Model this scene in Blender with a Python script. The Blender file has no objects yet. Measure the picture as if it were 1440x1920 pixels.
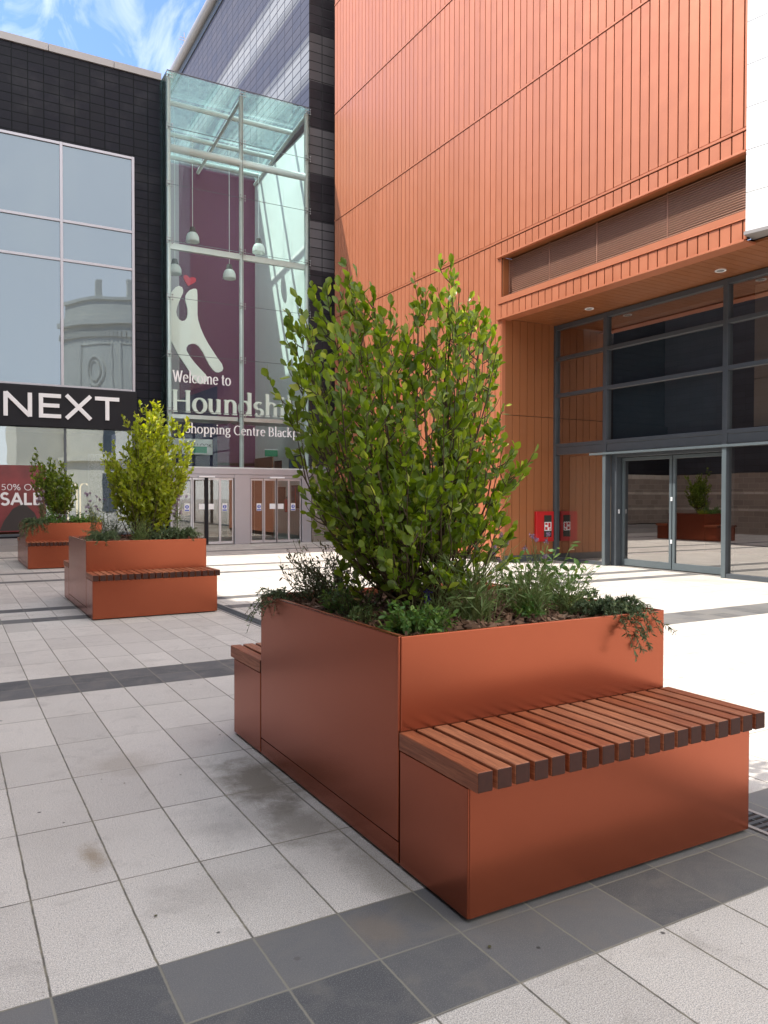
import bpy, bmesh, math, random
import numpy as np
from mathutils import Vector, Matrix
random.seed(7); rng = np.random.default_rng(11)
C = bpy.context.scene.collection
SC = bpy.context.scene
R = math.radians
# ------------------------------------------------------------------ camera
cam = bpy.data.cameras.new('camera'); camo = bpy.data.objects.new('camera', cam); C.objects.link(camo)
cam.sensor_fit = 'VERTICAL'; cam.sensor_height = 24.0; cam.lens = 24.0*1457.12/1920.0
cam.clip_start = 0.05; cam.clip_end = 2000
_y, _p, _r = R(29.512), R(-1.072), R(0.088)
_F = Vector((math.sin(_y)*math.cos(_p), math.cos(_y)*math.cos(_p), math.sin(_p)))
_R = Vector((math.cos(_y), -math.sin(_y), 0)); _U = _R.cross(_F)
_R, _U = _R*math.cos(_r)+_U*math.sin(_r), -_R*math.sin(_r)+_U*math.cos(_r)
camo.matrix_world = Matrix(((_R.x,_U.x,-_F.x,0),(_R.y,_U.y,-_F.y,0),(_R.z,_U.z,-_F.z,1.3),(0,0,0,1)))
SC.camera = camo
# ------------------------------------------------------------------ light
SUN = Vector((-.446, .312, .839)).normalized()
w = bpy.data.worlds.new('World'); SC.world = w; w.use_nodes = True
nt = w.node_tree; nt.nodes.clear()
def wn(t, **k):
    n = nt.nodes.new(t)
    for a, b in k.items(): setattr(n, a, b)
    return n
out = wn('ShaderNodeOutputWorld'); bg = wn('ShaderNodeBackground'); sky = wn('ShaderNodeTexSky')
sky.sky_type = 'NISHITA'; sky.sun_disc = False; sky.sun_elevation = math.asin(SUN.z)
sky.sun_rotation = math.atan2(SUN.x, SUN.y); sky.air_density = 1.0; sky.dust_density = 0.6; sky.ozone_density = 1.5
tc = wn('ShaderNodeTexCoord'); mp = wn('ShaderNodeMapping'); mp.inputs['Scale'].default_value = (9.0, 1.3, 5.0); mp.inputs['Rotation'].default_value = (0.3, 0.5, 0.9)
nz = wn('ShaderNodeTexNoise'); nz.inputs['Scale'].default_value = 2.3; nz.inputs['Detail'].default_value = 7; nz.inputs['Roughness'].default_value = .55; nz.inputs['Distortion'].default_value = .7
rp = wn('ShaderNodeMapRange'); rp.inputs[1].default_value = .46; rp.inputs[2].default_value = .72; rp.inputs[4].default_value = .62
mx = wn('ShaderNodeMix', data_type='RGBA'); mx.inputs[7].default_value = (2.6, 2.75, 2.9, 1)
hs = wn('ShaderNodeHueSaturation'); hs.inputs['Saturation'].default_value = 1.05
L = nt.links.new
L(tc.outputs['Generated'], mp.inputs[0]); L(mp.outputs[0], nz.inputs['Vector']); L(nz.outputs[0], rp.inputs[0]); L(rp.outputs[0], mx.inputs[0])
# pale high cloud, thickened out of view as added fill light for the shade
dp = wn('ShaderNodeVectorMath', operation='DOT_PRODUCT'); dp.inputs[1].default_value = (.35, -.90, .15); L(tc.outputs['Generated'], dp.inputs[0])
vr = wn('ShaderNodeMapRange'); vr.interpolation_type = 'SMOOTHSTEP'; vr.inputs[1].default_value = -.45; vr.inputs[2].default_value = .55; vr.inputs[4].default_value = .85; L(dp.outputs['Value'], vr.inputs[0])
n2 = wn('ShaderNodeTexNoise'); n2.inputs['Scale'].default_value = 1.7; n2.inputs['Detail'].default_value = 4; L(tc.outputs['Generated'], n2.inputs['Vector'])
vm = wn('ShaderNodeMath', operation='MULTIPLY_ADD'); L(n2.outputs[0], vm.inputs[0]); vm.inputs[1].default_value = .35; vm.inputs[2].default_value = .75
v2 = wn('ShaderNodeMath', operation='MULTIPLY'); v2.use_clamp = True; L(vm.outputs[0], v2.inputs[0]); L(vr.outputs[0], v2.inputs[1])
m3 = wn('ShaderNodeMix', data_type='RGBA'); m3.inputs[7].default_value = (5.9, 5.8, 5.75, 1)
mt = wn('ShaderNodeMix', data_type='RGBA', blend_type='MULTIPLY'); mt.inputs[0].default_value = 1; mt.inputs[7].default_value = (.38, .42, .51, 1)
L(sky.outputs[0], hs.inputs['Color']); L(hs.outputs[0], mt.inputs[6]); L(mt.outputs[2], mx.inputs[6]); L(mx.outputs[2], m3.inputs[6]); L(v2.outputs[0], m3.inputs[0]); L(m3.outputs[2], bg.inputs[0]); L(bg.outputs[0], out.inputs[0])
bg.inputs[1].default_value = 0.16
sl = bpy.data.lights.new('sun', 'SUN'); sl.energy = 2.05; sl.angle = R(.53); sl.color = (1, .95, .86)
so = bpy.data.objects.new('sun', sl); C.objects.link(so); so.rotation_euler = SUN.to_track_quat('Z', 'Y').to_euler(); so.location = (0, 0, 40)
SC.view_settings.view_transform = 'Standard'; SC.view_settings.look = 'None'; SC.view_settings.gamma = 1
SC.view_settings.exposure = 1.82
SC.cycles.max_bounces = 10; SC.cycles.diffuse_bounces = 5; SC.cycles.glossy_bounces = 5; SC.cycles.transparent_max_bounces = 24
SC.cycles.caustics_reflective = False; SC.cycles.caustics_refractive = False
SC.cycles.sample_clamp_indirect = 6
# ------------------------------------------------------------------ materials
class N:
    def __init__(s, name):
        s.m = bpy.data.materials.new(name); s.m.use_nodes = True; s.t = s.m.node_tree; s.t.nodes.clear()
        s.o = s.t.nodes.new('ShaderNodeOutputMaterial')
    def n(s, t, _in=None, **k):
        n = s.t.nodes.new(t)
        for a, b in k.items(): setattr(n, a, b)
        if _in:
            for a, b in _in.items():
                if isinstance(b, bpy.types.NodeSocket): s.t.links.new(b, n.inputs[a])
                else: n.inputs[a].default_value = b
        return n
    def math(s, op, a, b=None, c=None, clamp=False):
        d = {0: a}
        if b is not None: d[1] = b
        if c is not None: d[2] = c
        return s.n('ShaderNodeMath', d, operation=op, use_clamp=clamp).outputs[0]
    def mix(s, f, a, b, bt='MIX'):
        return s.n('ShaderNodeMix', {0: f, 6: a, 7: b}, data_type='RGBA', blend_type=bt).outputs[2]
    def noise(s, vec, scale, det=3, rough=.5, dist=0):
        return s.n('ShaderNodeTexNoise', {'Vector': vec, 'Scale': scale, 'Detail': det, 'Roughness': rough, 'Distortion': dist}).outputs[0]
    def rng(s, v, a, b, c=0., d=1.):
        return s.n('ShaderNodeMapRange', {0: v, 1: a, 2: b, 3: c, 4: d}).outputs[0]
    def pos(s): return s.n('ShaderNodeNewGeometry').outputs['Position']
    def obj(s): return s.n('ShaderNodeTexCoord').outputs['Object']
    def sep(s, v): return s.n('ShaderNodeSeparateXYZ', {0: v}).outputs
    def comb(s, x, y, z): return s.n('ShaderNodeCombineXYZ', {0: x, 1: y, 2: z}).outputs[0]
    def bump(s, h, st=.3, dist=.01): return s.n('ShaderNodeBump', {'Strength': st, 'Distance': dist, 'Height': h}).outputs[0]
    def prin(s, **k):
        d = {a.replace('_', ' '): b for a, b in k.items()}
        return s.n('ShaderNodeBsdfPrincipled', d).outputs[0]
    def out(s, sh): s.t.links.new(sh, s.o.inputs[0]); return s.m
def c4(c): return (c[0], c[1], c[2], 1)
def hexl(r, g, b): return tuple((x/255/12.92 if x < 10 else ((x/255+.055)/1.055)**2.4) for x in (r, g, b))+(1,)
def plain(name, col, rough=.5, metal=0., var=.08, nscale=6., spec=.5, bump=0.):
    k = N(name); p = k.obj(); nz = k.noise(p, nscale, 4)
    a = c4([x*(1-var) for x in col]); b = c4([min(1, x*(1+var)) for x in col])
    kw = dict(Base_Color=k.mix(nz, a, b), Roughness=k.rng(nz, 0, 1, rough*.88, min(1, rough*1.12)), Metallic=metal)
    kw['Specular_IOR_Level'] = spec
    if bump: kw['Normal'] = k.bump(k.noise(p, nscale*6, 3), bump, .005)
    return k.out(k.prin(**kw))
M = {}
def paving():
    k = N('paving'); P = k.pos(); s = k.sep(P); x, y = s[0], s[1]
    wob = k.math('MULTIPLY', k.math('SUBTRACT', k.noise(P, 9, 3), .5), .0045)
    U = k.math('DIVIDE', k.math('ADD', k.math('SUBTRACT', x, .2321), wob), .2756)
    V = k.math('DIVIDE', k.math('ADD', k.math('SUBTRACT', y, 2.1628), wob), .27595)   # half rows
    hv = k.math('FLOOR', V)
    def band(a, b): return k.math('MULTIPLY', k.math('GREATER_THAN', V, a), k.math('LESS_THAN', V, b))
    dark = None
    for a, b in ((-2, 0), (12, 14), (24, 25), (27, 28), (39, 40), (44, 45), (-16, -14), (-30, -28), (58, 59)):
        d = band(a, b); dark = d if dark is None else k.math('MAXIMUM', dark, d)
    # rows: light slabs are two half rows long, dark ones single
    V2 = k.math('DIVIDE', V, 2.); fr2 = k.math('FRACT', V2); fr1 = k.math('FRACT', V); fu = k.math('FRACT', U)
    def edge(f, wd): return k.math('MINIMUM', f, k.math('SUBTRACT', 1., f))
    du = k.math('MULTIPLY', edge(fu, 0), .2756)
    d2 = k.math('MULTIPLY', edge(fr2, 0), .5519); d1 = k.math('MULTIPLY', edge(fr1, 0), .276)
    nearx = k.noise(P, 3, 2)
    dv = k.n('ShaderNodeMix', {0: dark, 2: d2, 3: d1}, data_type='FLOAT').outputs[0]
    # edges of the dark bands are joints as well
    edn = k.math('MULTIPLY', k.math('SUBTRACT', k.noise(P, 55, 3, .7), .5), .0035); du = k.math('ADD', du, edn)
    ju = k.rng(du, .0016, .0048, 1, 0)
    jv = k.math('MULTIPLY', k.rng(dv, .0016, .0052, 1, 0), k.rng(k.noise(P, 1.7, 2), .35, .5, .45, 1))
    joint = k.math('MAXIMUM', ju, jv)
    idv = k.n('ShaderNodeMix', {0: dark, 2: k.math('FLOOR', V2), 3: k.math('ADD', hv, 300.)}, data_type='FLOAT').outputs[0]
    wnz = k.n('ShaderNodeTexWhiteNoise', {'Vector': k.comb(k.math('FLOOR', U), idv, 0)}, noise_dimensions='3D')
    rnd = wnz.outputs[0]
    sp = k.noise(P, 290, 2, .65); sp2 = k.noise(P, 90, 3, .6); big = k.noise(P, .9, 5, .6); mid = k.noise(P, 5, 5, .65, .6)
    light = k.mix(rnd, (.57, .515, .45, 1), (.72, .655, .575, 1))
    light = k.mix(k.math('MULTIPLY', k.rng(sp, .47, .60), .8), light, (.24, .235, .23, 1))
    light = k.mix(k.math('MULTIPLY', k.rng(sp, .44, .34), .7), light, (.80, .79, .77, 1))
    light = k.mix(k.math('MULTIPLY', k.rng(sp2, .60, .72), .55), light, (.16, .15, .14, 1))
    light = k.mix(k.math('MULTIPLY', k.rng(sp2, .40, .30), .5), light, (.76, .71, .66, 1))
    dk = k.mix(rnd, (.078, .078, .080, 1), (.150, .146, .142, 1))
    dk = k.mix(k.math('MULTIPLY', k.rng(sp, .5, .72), .7), dk, (.24, .235, .23, 1))
    dk = k.mix(k.math('MULTIPLY', k.rng(mid, .45, .72), .6), dk, (.17, .16, .145, 1))
    col = k.mix(dark, light, dk)
    # dirt: broad grey-brown stains, scuffs
    col = k.mix(k.math('MULTIPLY', k.rng(mid, .55, .80), .40), col, (.17, .145, .12, 1))
    col = k.mix(k.math('MULTIPLY', k.rng(big, .48, .75), .26), col, (.22, .195, .165, 1))
    # stain beside the planter, where it drains
    def blob(cx, cy, rx, ry):
        a = k.math('POWER', k.math('DIVIDE', k.math('SUBTRACT', x, cx), rx), 2.); b = k.math('POWER', k.math('DIVIDE', k.math('SUBTRACT', y, cy), ry), 2.)
        return k.rng(k.math('ADD', k.math('SQRT', k.math('ADD', a, b)), k.math('MULTIPLY', k.math('SUBTRACT', k.noise(P, 7, 5, .7), .5), 1.7)), .35, 1.05, 1, 0)
    for (cx, cy, rx, ry, f, c) in ((1.24, 3.35, .20, .42, .8, (.13, .105, .07, 1)), (1.22, 2.85, .16, .30, .6, (.15, .13, .095, 1)), (1.30, 2.3, .1, .4, .4, (.16, .145, .11, 1)), (1.12, 2.02, .10, .12, .5, (.2, .16, .12, 1)), (.75, 2.5, .25, .2, .25, (.25, .22, .19, 1)), (.46, 2.95, .055, .12, .6, (.22, .15, .07, 1)), (1.05, 3.0, .3, .3, .3, (.2, .18, .16, 1)), (.75, 3.9, .22, .2, .3, (.24, .18, .12, 1))):
        col = k.mix(k.math('MULTIPLY', blob(cx, cy, rx, ry), f), col, c)
    # small dark specks and old gum
    vo = k.n('ShaderNodeTexVoronoi', {'Vector': P, 'Scale': 3.1, 'Randomness': 1.}); vd = vo.outputs['Distance']; vc = k.sep(vo.outputs['Color'])
    gum = k.math('MULTIPLY', k.rng(vd, .028, .040, 1, 0), k.math('GREATER_THAN', vc[0], .60))
    col = k.mix(k.math('MULTIPLY', gum, .8), col, (.11, .10, .095, 1))
    vs_ = k.n('ShaderNodeTexVoronoi', {'Vector': P, 'Scale': 7.5, 'Randomness': 1.}); spk = k.math('MULTIPLY', k.rng(vs_.outputs['Distance'], .045, .07, 1, 0), k.math('GREATER_THAN', k.sep(vs_.outputs['Color'])[1], .80))
    col = k.mix(k.math('MULTIPLY', spk, .85), col, (.03, .027, .025, 1))
    gum2 = k.math('MULTIPLY', k.rng(vd, .035, .05, 1, 0), k.math('LESS_THAN', vc[0], .10))
    col = k.mix(k.math('MULTIPLY', gum2, .55), col, (.40, .33, .28, 1))
    jc = k.mix(k.rng(k.noise(P, 14, 3), .4, .6), (.22, .195, .14, 1), (.12, .108, .09, 1))
    jc = k.mix(dark, jc, (.22, .205, .165, 1))
    col = k.mix(joint, col, jc)
    hgt = k.math('SUBTRACT', k.math('ADD', k.math('MULTIPLY', sp, .35), k.math('MULTIPLY', sp2, .4)), k.math('MULTIPLY', joint, 1.6))
    hgt = k.math('ADD', hgt, k.math('MULTIPLY', rnd, .35))
    nb = k.bump(hgt, .30, .003)
    return k.out(k.prin(Base_Color=col, Roughness=k.rng(mid, .3, .8, .82, .62), Normal=nb, Specular_IOR_Level=.35))
M['paving'] = paving()
def grid(name, ax, pu, pv, ou, ov, base, jcol, jw=.006, bands=None, rough=.4, var=.14, metal=0, stagger=False, spec=.5, bmp=.5):
    """rectangular cladding tiles; ax = horizontal axis; bands = [(z0,z1,colour)]"""
    k = N(name); P = k.pos(); s = k.sep(P)
    h = s[0] if ax == 'x' else s[1]; z = s[2]
    V = k.math('DIVIDE', k.math('SUBTRACT', z, ov), pv)
    hh = k.math('SUBTRACT', h, ou)
    if stagger: hh = k.math('ADD', hh, k.math('MULTIPLY', k.math('MODULO', k.math('ADD', k.math('FLOOR', V), 100.), 2.), pu/2))
    U = k.math('DIVIDE', hh, pu)
    def e(f, p): return k.math('MULTIPLY', k.math('MINIMUM', f, k.math('SUBTRACT', 1., f)), p)
    d = k.math('MINIMUM', e(k.math('FRACT', U), pu), e(k.math('FRACT', V), pv))
    j = k.rng(d, jw*.45, jw, 1, 0)
    rnd = k.n('ShaderNodeTexWhiteNoise', {'Vector': k.comb(k.math('FLOOR', U), k.math('FLOOR', V), 0)}, noise_dimensions='3D').outputs[0]
    col = c4(base)
    rgb = k.n('ShaderNodeRGB'); rgb.outputs[0].default_value = col; col = rgb.outputs[0]
    for (z0, z1, bc) in (bands or []):
        m_ = k.math('MULTIPLY', k.math('GREATER_THAN', z, z0), k.math('LESS_THAN', z, z1)); col = k.mix(m_, col, c4(bc))
    col = k.n('ShaderNodeHueSaturation', {'Color': col, 'Value': k.rng(rnd, 0, 1, 1-var, 1+var)}).outputs[0]
    nzv = k.noise(P, 1.6, 5, .6)
    col = k.mix(k.math('MULTIPLY', k.rng(nzv, .5, .8), .10), col, k.mix(.5, col, (.3, .29, .28, 1)))
    col = k.mix(j, col, c4(jcol))
    hgt = k.math('ADD', k.math('MULTIPLY', rnd, .25), k.math('SUBTRACT', k.math('MULTIPLY', k.noise(P, 30, 3), .12), j))
    return k.out(k.prin(Base_Color=col, Roughness=k.rng(rnd, 0, 1, rough*.85, rough*1.15), Metallic=metal, Normal=k.bump(hgt, bmp, .008), Specular_IOR_Level=spec))
M['dark_tile'] = grid('dark_tile', 'x', .370, .2235, 1.542, 12.474, (.014, .0145, .020), (.002, .004, .005), .015, spec=.12, rough=.6, var=.16)
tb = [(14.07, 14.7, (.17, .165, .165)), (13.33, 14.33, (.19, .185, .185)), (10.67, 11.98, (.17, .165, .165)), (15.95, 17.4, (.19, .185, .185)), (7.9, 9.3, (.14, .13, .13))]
M['tower_tile_shaded'] = grid('tower_tile_shaded', 'x', .40, .2675, 9.66, 14.70, (.026, .021, .025), (.008, .008, .008), .016, bands=[(13.33, 14.70, (.085, .075, .078)), (10.67, 11.98, (.105, .095, .098)), (15.9, 17.3, (.105, .095, .098)), (7.9, 9.3, (.10, .09, .095))], rough=.5, var=.15, spec=.22)  # darker copy of the tower tiles; this face's shade is in the colour
M['tower_tile_sunlit'] = grid('tower_tile_sunlit', 'y', .62, .2675, 20.74, 14.70, (.08, .079, .105), (.03, .03, .045), .024, bands=[(13.27, 14.60, (.17, .17, .18)), (13.57, 14.33, (.27, .27, .28)), (15.95, 17.28, (.17, .17, .18)), (16.25, 17.05, (.27, .27, .28)), (10.6, 11.98, (.27, .27, .28))], rough=.6, var=.08, spec=.15)  # paler copy of the same tiles, sunlight put into the colour
M['stone'] = grid('stone', 'x', .42, .2, 9.4, .03, (.23, .185, .155), (.30, .26, .22), .012, bands=[(1.43, 1.52, (.42, .37, .32)), (.83, .92, (.40, .35, .30)), (2.02, 2.2, (.40, .36, .31))], rough=.85, var=.16, stagger=True, spec=.2, bmp=.8)
M['stone_side'] = grid('stone_side', 'y', .42, .2, 9.4, .03, (.30, .25, .215), (.38, .33, .29), .012, bands=[(1.43, 1.52, (.55, .5, .44)), (.83, .92, (.52, .47, .42))], rough=.85, var=.16, stagger=True, spec=.2, bmp=.8)
M['west_tile'] = grid('west_tile', 'y', .6, .2235, 0, .0, (.05, .055, .07), (.01, .01, .01), .008, rough=.4)
M['white_panel'] = grid('white_panel', 'y', 3.4, .5795, 5.3, 6.064, (.84, .84, .82), (.35, .35, .34), .010, rough=.45, var=.02)
def coppery(name, col, metal=.55, rough=.36, vscale=.0, streak=True, clean=False):
    k = N(name); P = k.obj(); G = k.n('ShaderNodeNewGeometry')
    isl = G.outputs['Random Per Island']
    st = k.noise(k.n('ShaderNodeMapping', {0: P, 'Scale': (14, 14, .6)}).outputs[0], 1., 4, .6)
    fine = k.noise(P, 3.0, 5, .6)
    c = k.mix(isl, c4([x*.97 for x in col]), c4([x*1.03 for x in col]))
    if clean:
        zz_ = k.sep(P)[2]; dirt = k.math('MULTIPLY', k.rng(k.math('ADD', zz_, k.math('MULTIPLY', k.noise(P, 22, 5, .7), .12)), .05, .16, 1, 0), .0)
    c = k.mix(k.math('MULTIPLY', k.rng(fine, .45, .8), .0 if clean else .22), c, c4((col[0]*.8+.05, col[1]*.85+.04, col[2]*.9+.035)))
    if streak: c = k.mix(k.math('MULTIPLY', k.rng(st, .58, .78), .14), c, c4((col[0]*1.1+.04, col[1]*1.2+.05, col[2]*1.3+.05)))
    if clean: fine = k.noise(P, 1.6, 3, .5)
    r_ = k.math('ADD', k.rng(fine, .3, .7, rough*(.95 if clean else .86), rough*(1.05 if clean else 1.14)), k.math('MULTIPLY', isl, .03))
    nb = k.bump(k.math('ADD', k.math('MULTIPLY', k.noise(P, 1.1, 2), 1.), k.math('MULTIPLY', k.noise(P, 900, 1), .0)), .04 if clean else .12, .01)
    return k.out(k.prin(Base_Color=c, Metallic=metal, Roughness=r_, Normal=nb, Specular_IOR_Level=.5))
M['copper'] = coppery('copper_cladding', (.60, .212, .106), .42, .40)
M['soffit'] = coppery('shaded_soffit_copper', (.37, .135, .052), .35, .38)  # browner, darker copy of the cladding; recess shade is put into the colour
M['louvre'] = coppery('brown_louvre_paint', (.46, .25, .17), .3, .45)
M['planter'] = coppery('planter_paint', (.35, .090, .044), .80, .25, streak=False, clean=True)
M['planter_lip'] = coppery('planter_lip_paint', (.52, .16, .08), .5, .33, streak=False)
M['gap'] = plain('dark_gap', (.02, .012, .010), .9)
def wood():
    k = N('hardwood'); P = k.obj(); isl = k.n('ShaderNodeNewGeometry').outputs['Random Per Island']
    off = k.comb(k.math('MULTIPLY', isl, 17.), k.math('MULTIPLY', isl, 5.), 0)
    Q = k.n('ShaderNodeVectorMath', {0: P, 1: off}, operation='ADD').outputs[0]
    g1 = k.noise(k.n('ShaderNodeMapping', {0: Q, 'Scale': (60, 3.2, 60)}).outputs[0], 1.6, 5, .65, 1.2)
    g2 = k.noise(k.n('ShaderNodeMapping', {0: Q, 'Scale': (260, 9, 260)}).outputs[0], 1., 3, .7)
    c = k.mix(k.rng(g1, .3, .72), (.20, .055, .026, 1), (.52, .185, .085, 1))
    c = k.n('ShaderNodeHueSaturation', {'Color': c, 'Value': k.rng(isl, 0, 1, .72, 1.18), 'Saturation': k.rng(isl, 1, 0, .92, 1.08), 'Hue': k.rng(isl, 0, 1, .494, .508)}).outputs[0]
    c = k.mix(k.math('MULTIPLY', k.rng(g2, .58, .72), .6), c, (.09, .026, .012, 1))
    c = k.mix(k.math('MULTIPLY', k.rng(k.noise(P, 9, 3), .55, .8), .3), c, (.12, .05, .035, 1))
    return k.out(k.prin(Base_Color=c, Roughness=k.rng(g1, .3, .7, .5, .38), Normal=k.bump(g2, .25, .002), Specular_IOR_Level=.45))
M['wood'] = wood()
M['wood_end'] = plain('hardwood_end_grain', (.050, .019, .014), .7, var=.35, nscale=40, spec=.25)
M['anthracite'] = plain('anthracite_frame', (.08, .092, .105), .38, metal=.25, var=.12)
M['anth_light'] = plain('door_frame_grey', (.13, .16, .175), .35, metal=.3, var=.1)
M['silver'] = plain('silver_aluminium', (.56, .57, .60), .35, metal=.6, var=.05)
M['alu_mauve'] = plain('grey_aluminium', (.40, .39, .42), .38, metal=.35, var=.05)
M['coping'] = plain('coping_grey', (.30, .28, .27), .5, metal=.2, var=.12, nscale=1.2)
M['steel_white'] = plain('painted_steel', (.66, .70, .70), .4, metal=.1, var=.06)
M['chrome'] = plain('stainless_steel', (.30, .31, .32), .4, metal=.5, var=.05)
M['white_wall'] = plain('white_render', (.90, .91, .90), .8, var=.03, nscale=1.)
M['white_sign'] = plain('white_sign_letters', (.85, .85, .86), .5, var=.02)
M['cream_sign'] = plain('cream_letters', (.93, .94, .90), .6, var=.02)
M['black_sign'] = plain('black_sign_board', (.012, .012, .016), .5, var=.1, spec=.2)
def purple():
    k = N('purple_cladding'); P = k.pos(); s = k.sep(P)
    f = k.math('FRACT', k.math('DIVIDE', s[0], .12)); j = k.rng(k.math('MINIMUM', f, k.math('SUBTRACT', 1., f)), .02, .06, 1, 0)
    c = k.mix(k.noise(P, .8, 3), (.13, .034, .09, 1), (.155, .042, .112, 1)); c = k.mix(k.math('MULTIPLY', j, .35), c, (.05, .02, .035, 1))
    return k.out(k.prin(Base_Color=c, Roughness=.6))
M['purple'] = purple()
M['mauve'] = plain('mauve_grey_panel', (.40, .36, .42), .6, var=.05)
M['navy'] = plain('navy_fascia', (.022, .018, .075), .5)
M['interior_dark'] = plain('dark_interior', (.05, .042, .04), .8, var=.3, nscale=1.5)
M['interior_brown'] = plain('brown_wood_panel', (.20, .085, .05), .5, var=.2, nscale=2)
M['interior_floor'] = plain('interior_floor_tile', (.30, .28, .26), .3, var=.1)
M['blind'] = plain('navy_roller_blind', (.030, .065, .095), .6, var=.15, nscale=1.)
M['tan_board'] = plain('tan_board', (.36, .27, .2), .7, var=.1)
def glassy(name, tint, refl, gcol=(1, 1, 1), f0=.05, streaks=0.0, wav=0.0, frost=None):
    k = N(name); P = k.obj()
    tr = k.n('ShaderNodeBsdfTransparent', {0: c4(tint)}).outputs[0]
    kw = {'Color': c4(gcol), 'Roughness': .0}
    if wav: kw['Normal'] = k.bump(k.noise(P, 1.1, 2), wav, .02)
    gl = k.n('ShaderNodeBsdfGlossy', kw).outputs[0]
    lw = k.n('ShaderNodeLayerWeight', {0: .12}).outputs['Fresnel']
    fac = k.math('ADD', refl, k.math('MULTIPLY', lw, 1-refl), clamp=True)
    sh = k.n('ShaderNodeMixShader', {0: fac, 1: tr, 2: gl}).outputs[0]
    if streaks:
        dn = k.noise(k.n('ShaderNodeMapping', {0: P, 'Scale': (3, 3, .9)}).outputs[0], 2.2, 5, .65)
        df = k.n('ShaderNodeBsdfDiffuse', {0: c4(frost or (.5, .62, .6))}).outputs[0]
        tl = k.n('ShaderNodeBsdfTranslucent', {0: c4(frost or (.5, .62, .6))}).outputs[0]
        dd = k.n('ShaderNodeMixShader', {0: .5, 1: df, 2: tl}).outputs[0]
        sh = k.n('ShaderNodeMixShader', {0: k.rng(dn, .3, .75, streaks*.4, streaks*1.5), 1: sh, 2: dd}).outputs[0]
    return k.out(sh)
M['green_glass'] = glassy('green_tinted_glass', (.94, .985, .972), .012, (.9, 1, 1), streaks=.012)
M['roof_glass'] = glassy('dirty_roof_glass', (.70, .92, .88), .06, (.85, 1, 1), streaks=.22, frost=(.42, .66, .63))
M['door_glass'] = glassy('door_glass', (.80, .84, .82), .10)
M['shop_glass'] = glassy('shopfront_glass', (.70, .69, .66), .38, (.95, .93, .92), wav=.02)
def mirror_glass():
    k = N('coated_window_glass'); P = k.obj()
    gl = k.n('ShaderNodeBsdfGlossy', {'Color': (.21, .255, .29, 1), 'Roughness': .0, 'Normal': k.bump(k.noise(P, .55, 2), .10, .03)}).outputs[0]
    df = k.prin(Base_Color=k.mix(k.noise(P, .6, 4), (.07, .085, .10, 1), (.085, .10, .12, 1)), Roughness=.5)
    return k.out(k.n('ShaderNodeMixShader', {0: .50, 1: df, 2: gl}).outputs[0])
M['window_glass'] = mirror_glass()
M['next_glass'] = glassy('next_shop_glass', (.70, .71, .71), .30, (.55, .60, .62), wav=.06)
_k = N('lit_display_arch'); M['arch_glow'] = _k.out(_k.n('ShaderNodeEmission', {0: (1, .75, .42, 1), 1: .6}).outputs[0])
M['red_poster'] = plain('red_poster_print', (.19, .026, .028), .4, var=.85, nscale=2.2)
M['heart'] = plain('pink_heart', (.62, .05, .10), .5)
M['exit_green'] = plain('exit_sign_green', (.01, .30, .16), .5)
M['red_cab'] = plain('red_cabinet_paint', (.50, .014, .016), .35, var=.05)
M['dark_win'] = plain('dark_cabinet_window', (.035, .04, .035), .2)
M['blue_sign'] = plain('blue_sticker', (.02, .06, .42), .4)
M['theatre'] = plain('cream_terracotta', (.74, .70, .58), .75, var=.14, nscale=.9)
M['theatre_win'] = plain('theatre_window', (.10, .12, .14), .2)
M['roof_slate'] = plain('roof_slate', (.12, .12, .125), .7)
M['lamp_black'] = plain('lamp_housing', (.05, .05, .055), .5)
def lampglass():
    k = N('frosted_lamp_bell'); return k.out(k.n('ShaderNodeMixShader', {0: .5, 1: k.prin(Base_Color=(.95, .96, .95, 1), Roughness=.3), 2: k.n('ShaderNodeBsdfTranslucent', {0: (.9, .92, .9, 1)}).outputs[0]}).outputs[0])
M['lamp_bell'] = lampglass()
M['soil'] = plain('soil', (.035, .022, .015), .95, var=.4, nscale=30, bump=.6)
def islcol(name, a, b, c=None, rough=.8, trans=0., spec=.3, hue=0):
    k = N(name); isl = k.n('ShaderNodeNewGeometry').outputs['Random Per Island']; P = k.obj()
    cr = k.n('ShaderNodeValToRGB', {0: isl}); cr.color_ramp.elements[0].color = c4(a); cr.color_ramp.elements[1].color = c4(b)
    if c: e = cr.color_ramp.elements.new(.9); e.color = c4(b); cr.color_ramp.elements[-1].color = c4(c)
    col = cr.outputs[0]
    col = k.mix(k.math('MULTIPLY', k.noise(P, 45, 3), .35), col, k.mix(.5, col, (0.02, .02, .01, 1)))
    sh = k.prin(Base_Color=col, Roughness=rough, Specular_IOR_Level=spec)
    if trans:
        tcol = k.n('ShaderNodeHueSaturation', {'Color': col, 'Saturation': 1.15, 'Value': 1.9, 'Hue': .485}).outputs[0]
        sh = k.n('ShaderNodeMixShader', {0: trans, 1: sh, 2: k.n('ShaderNodeBsdfTranslucent', {0: tcol}).outputs[0]}).outputs[0]
    return k.out(sh)
M['bark_chip'] = islcol('bark_chip', (.07, .036, .022), (.24, .135, .085), (.34, .23, .16), .9)
M['leaf'] = islcol('shrub_leaf', (.08, .14, .018), (.20, .28, .04), (.42, .46, .11), .32, .5, .5)
M['leaf_lime'] = islcol('lime_shrub_leaf', (.20, .27, .02), (.36, .41, .05), (.50, .50, .12), .38, .45, .5)
M['stem'] = islcol('shrub_stem', (.06, .035, .022), (.12, .085, .05), None, .8)
M['herb'] = islcol('herb_leaf', (.06, .15, .035), (.15, .26, .06), (.30, .40, .10), .5, .3, .4)
M['rosemary'] = islcol('rosemary_leaf', (.06, .10, .05), (.14, .19, .09), (.24, .28, .14), .6, .2, .3)
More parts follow.
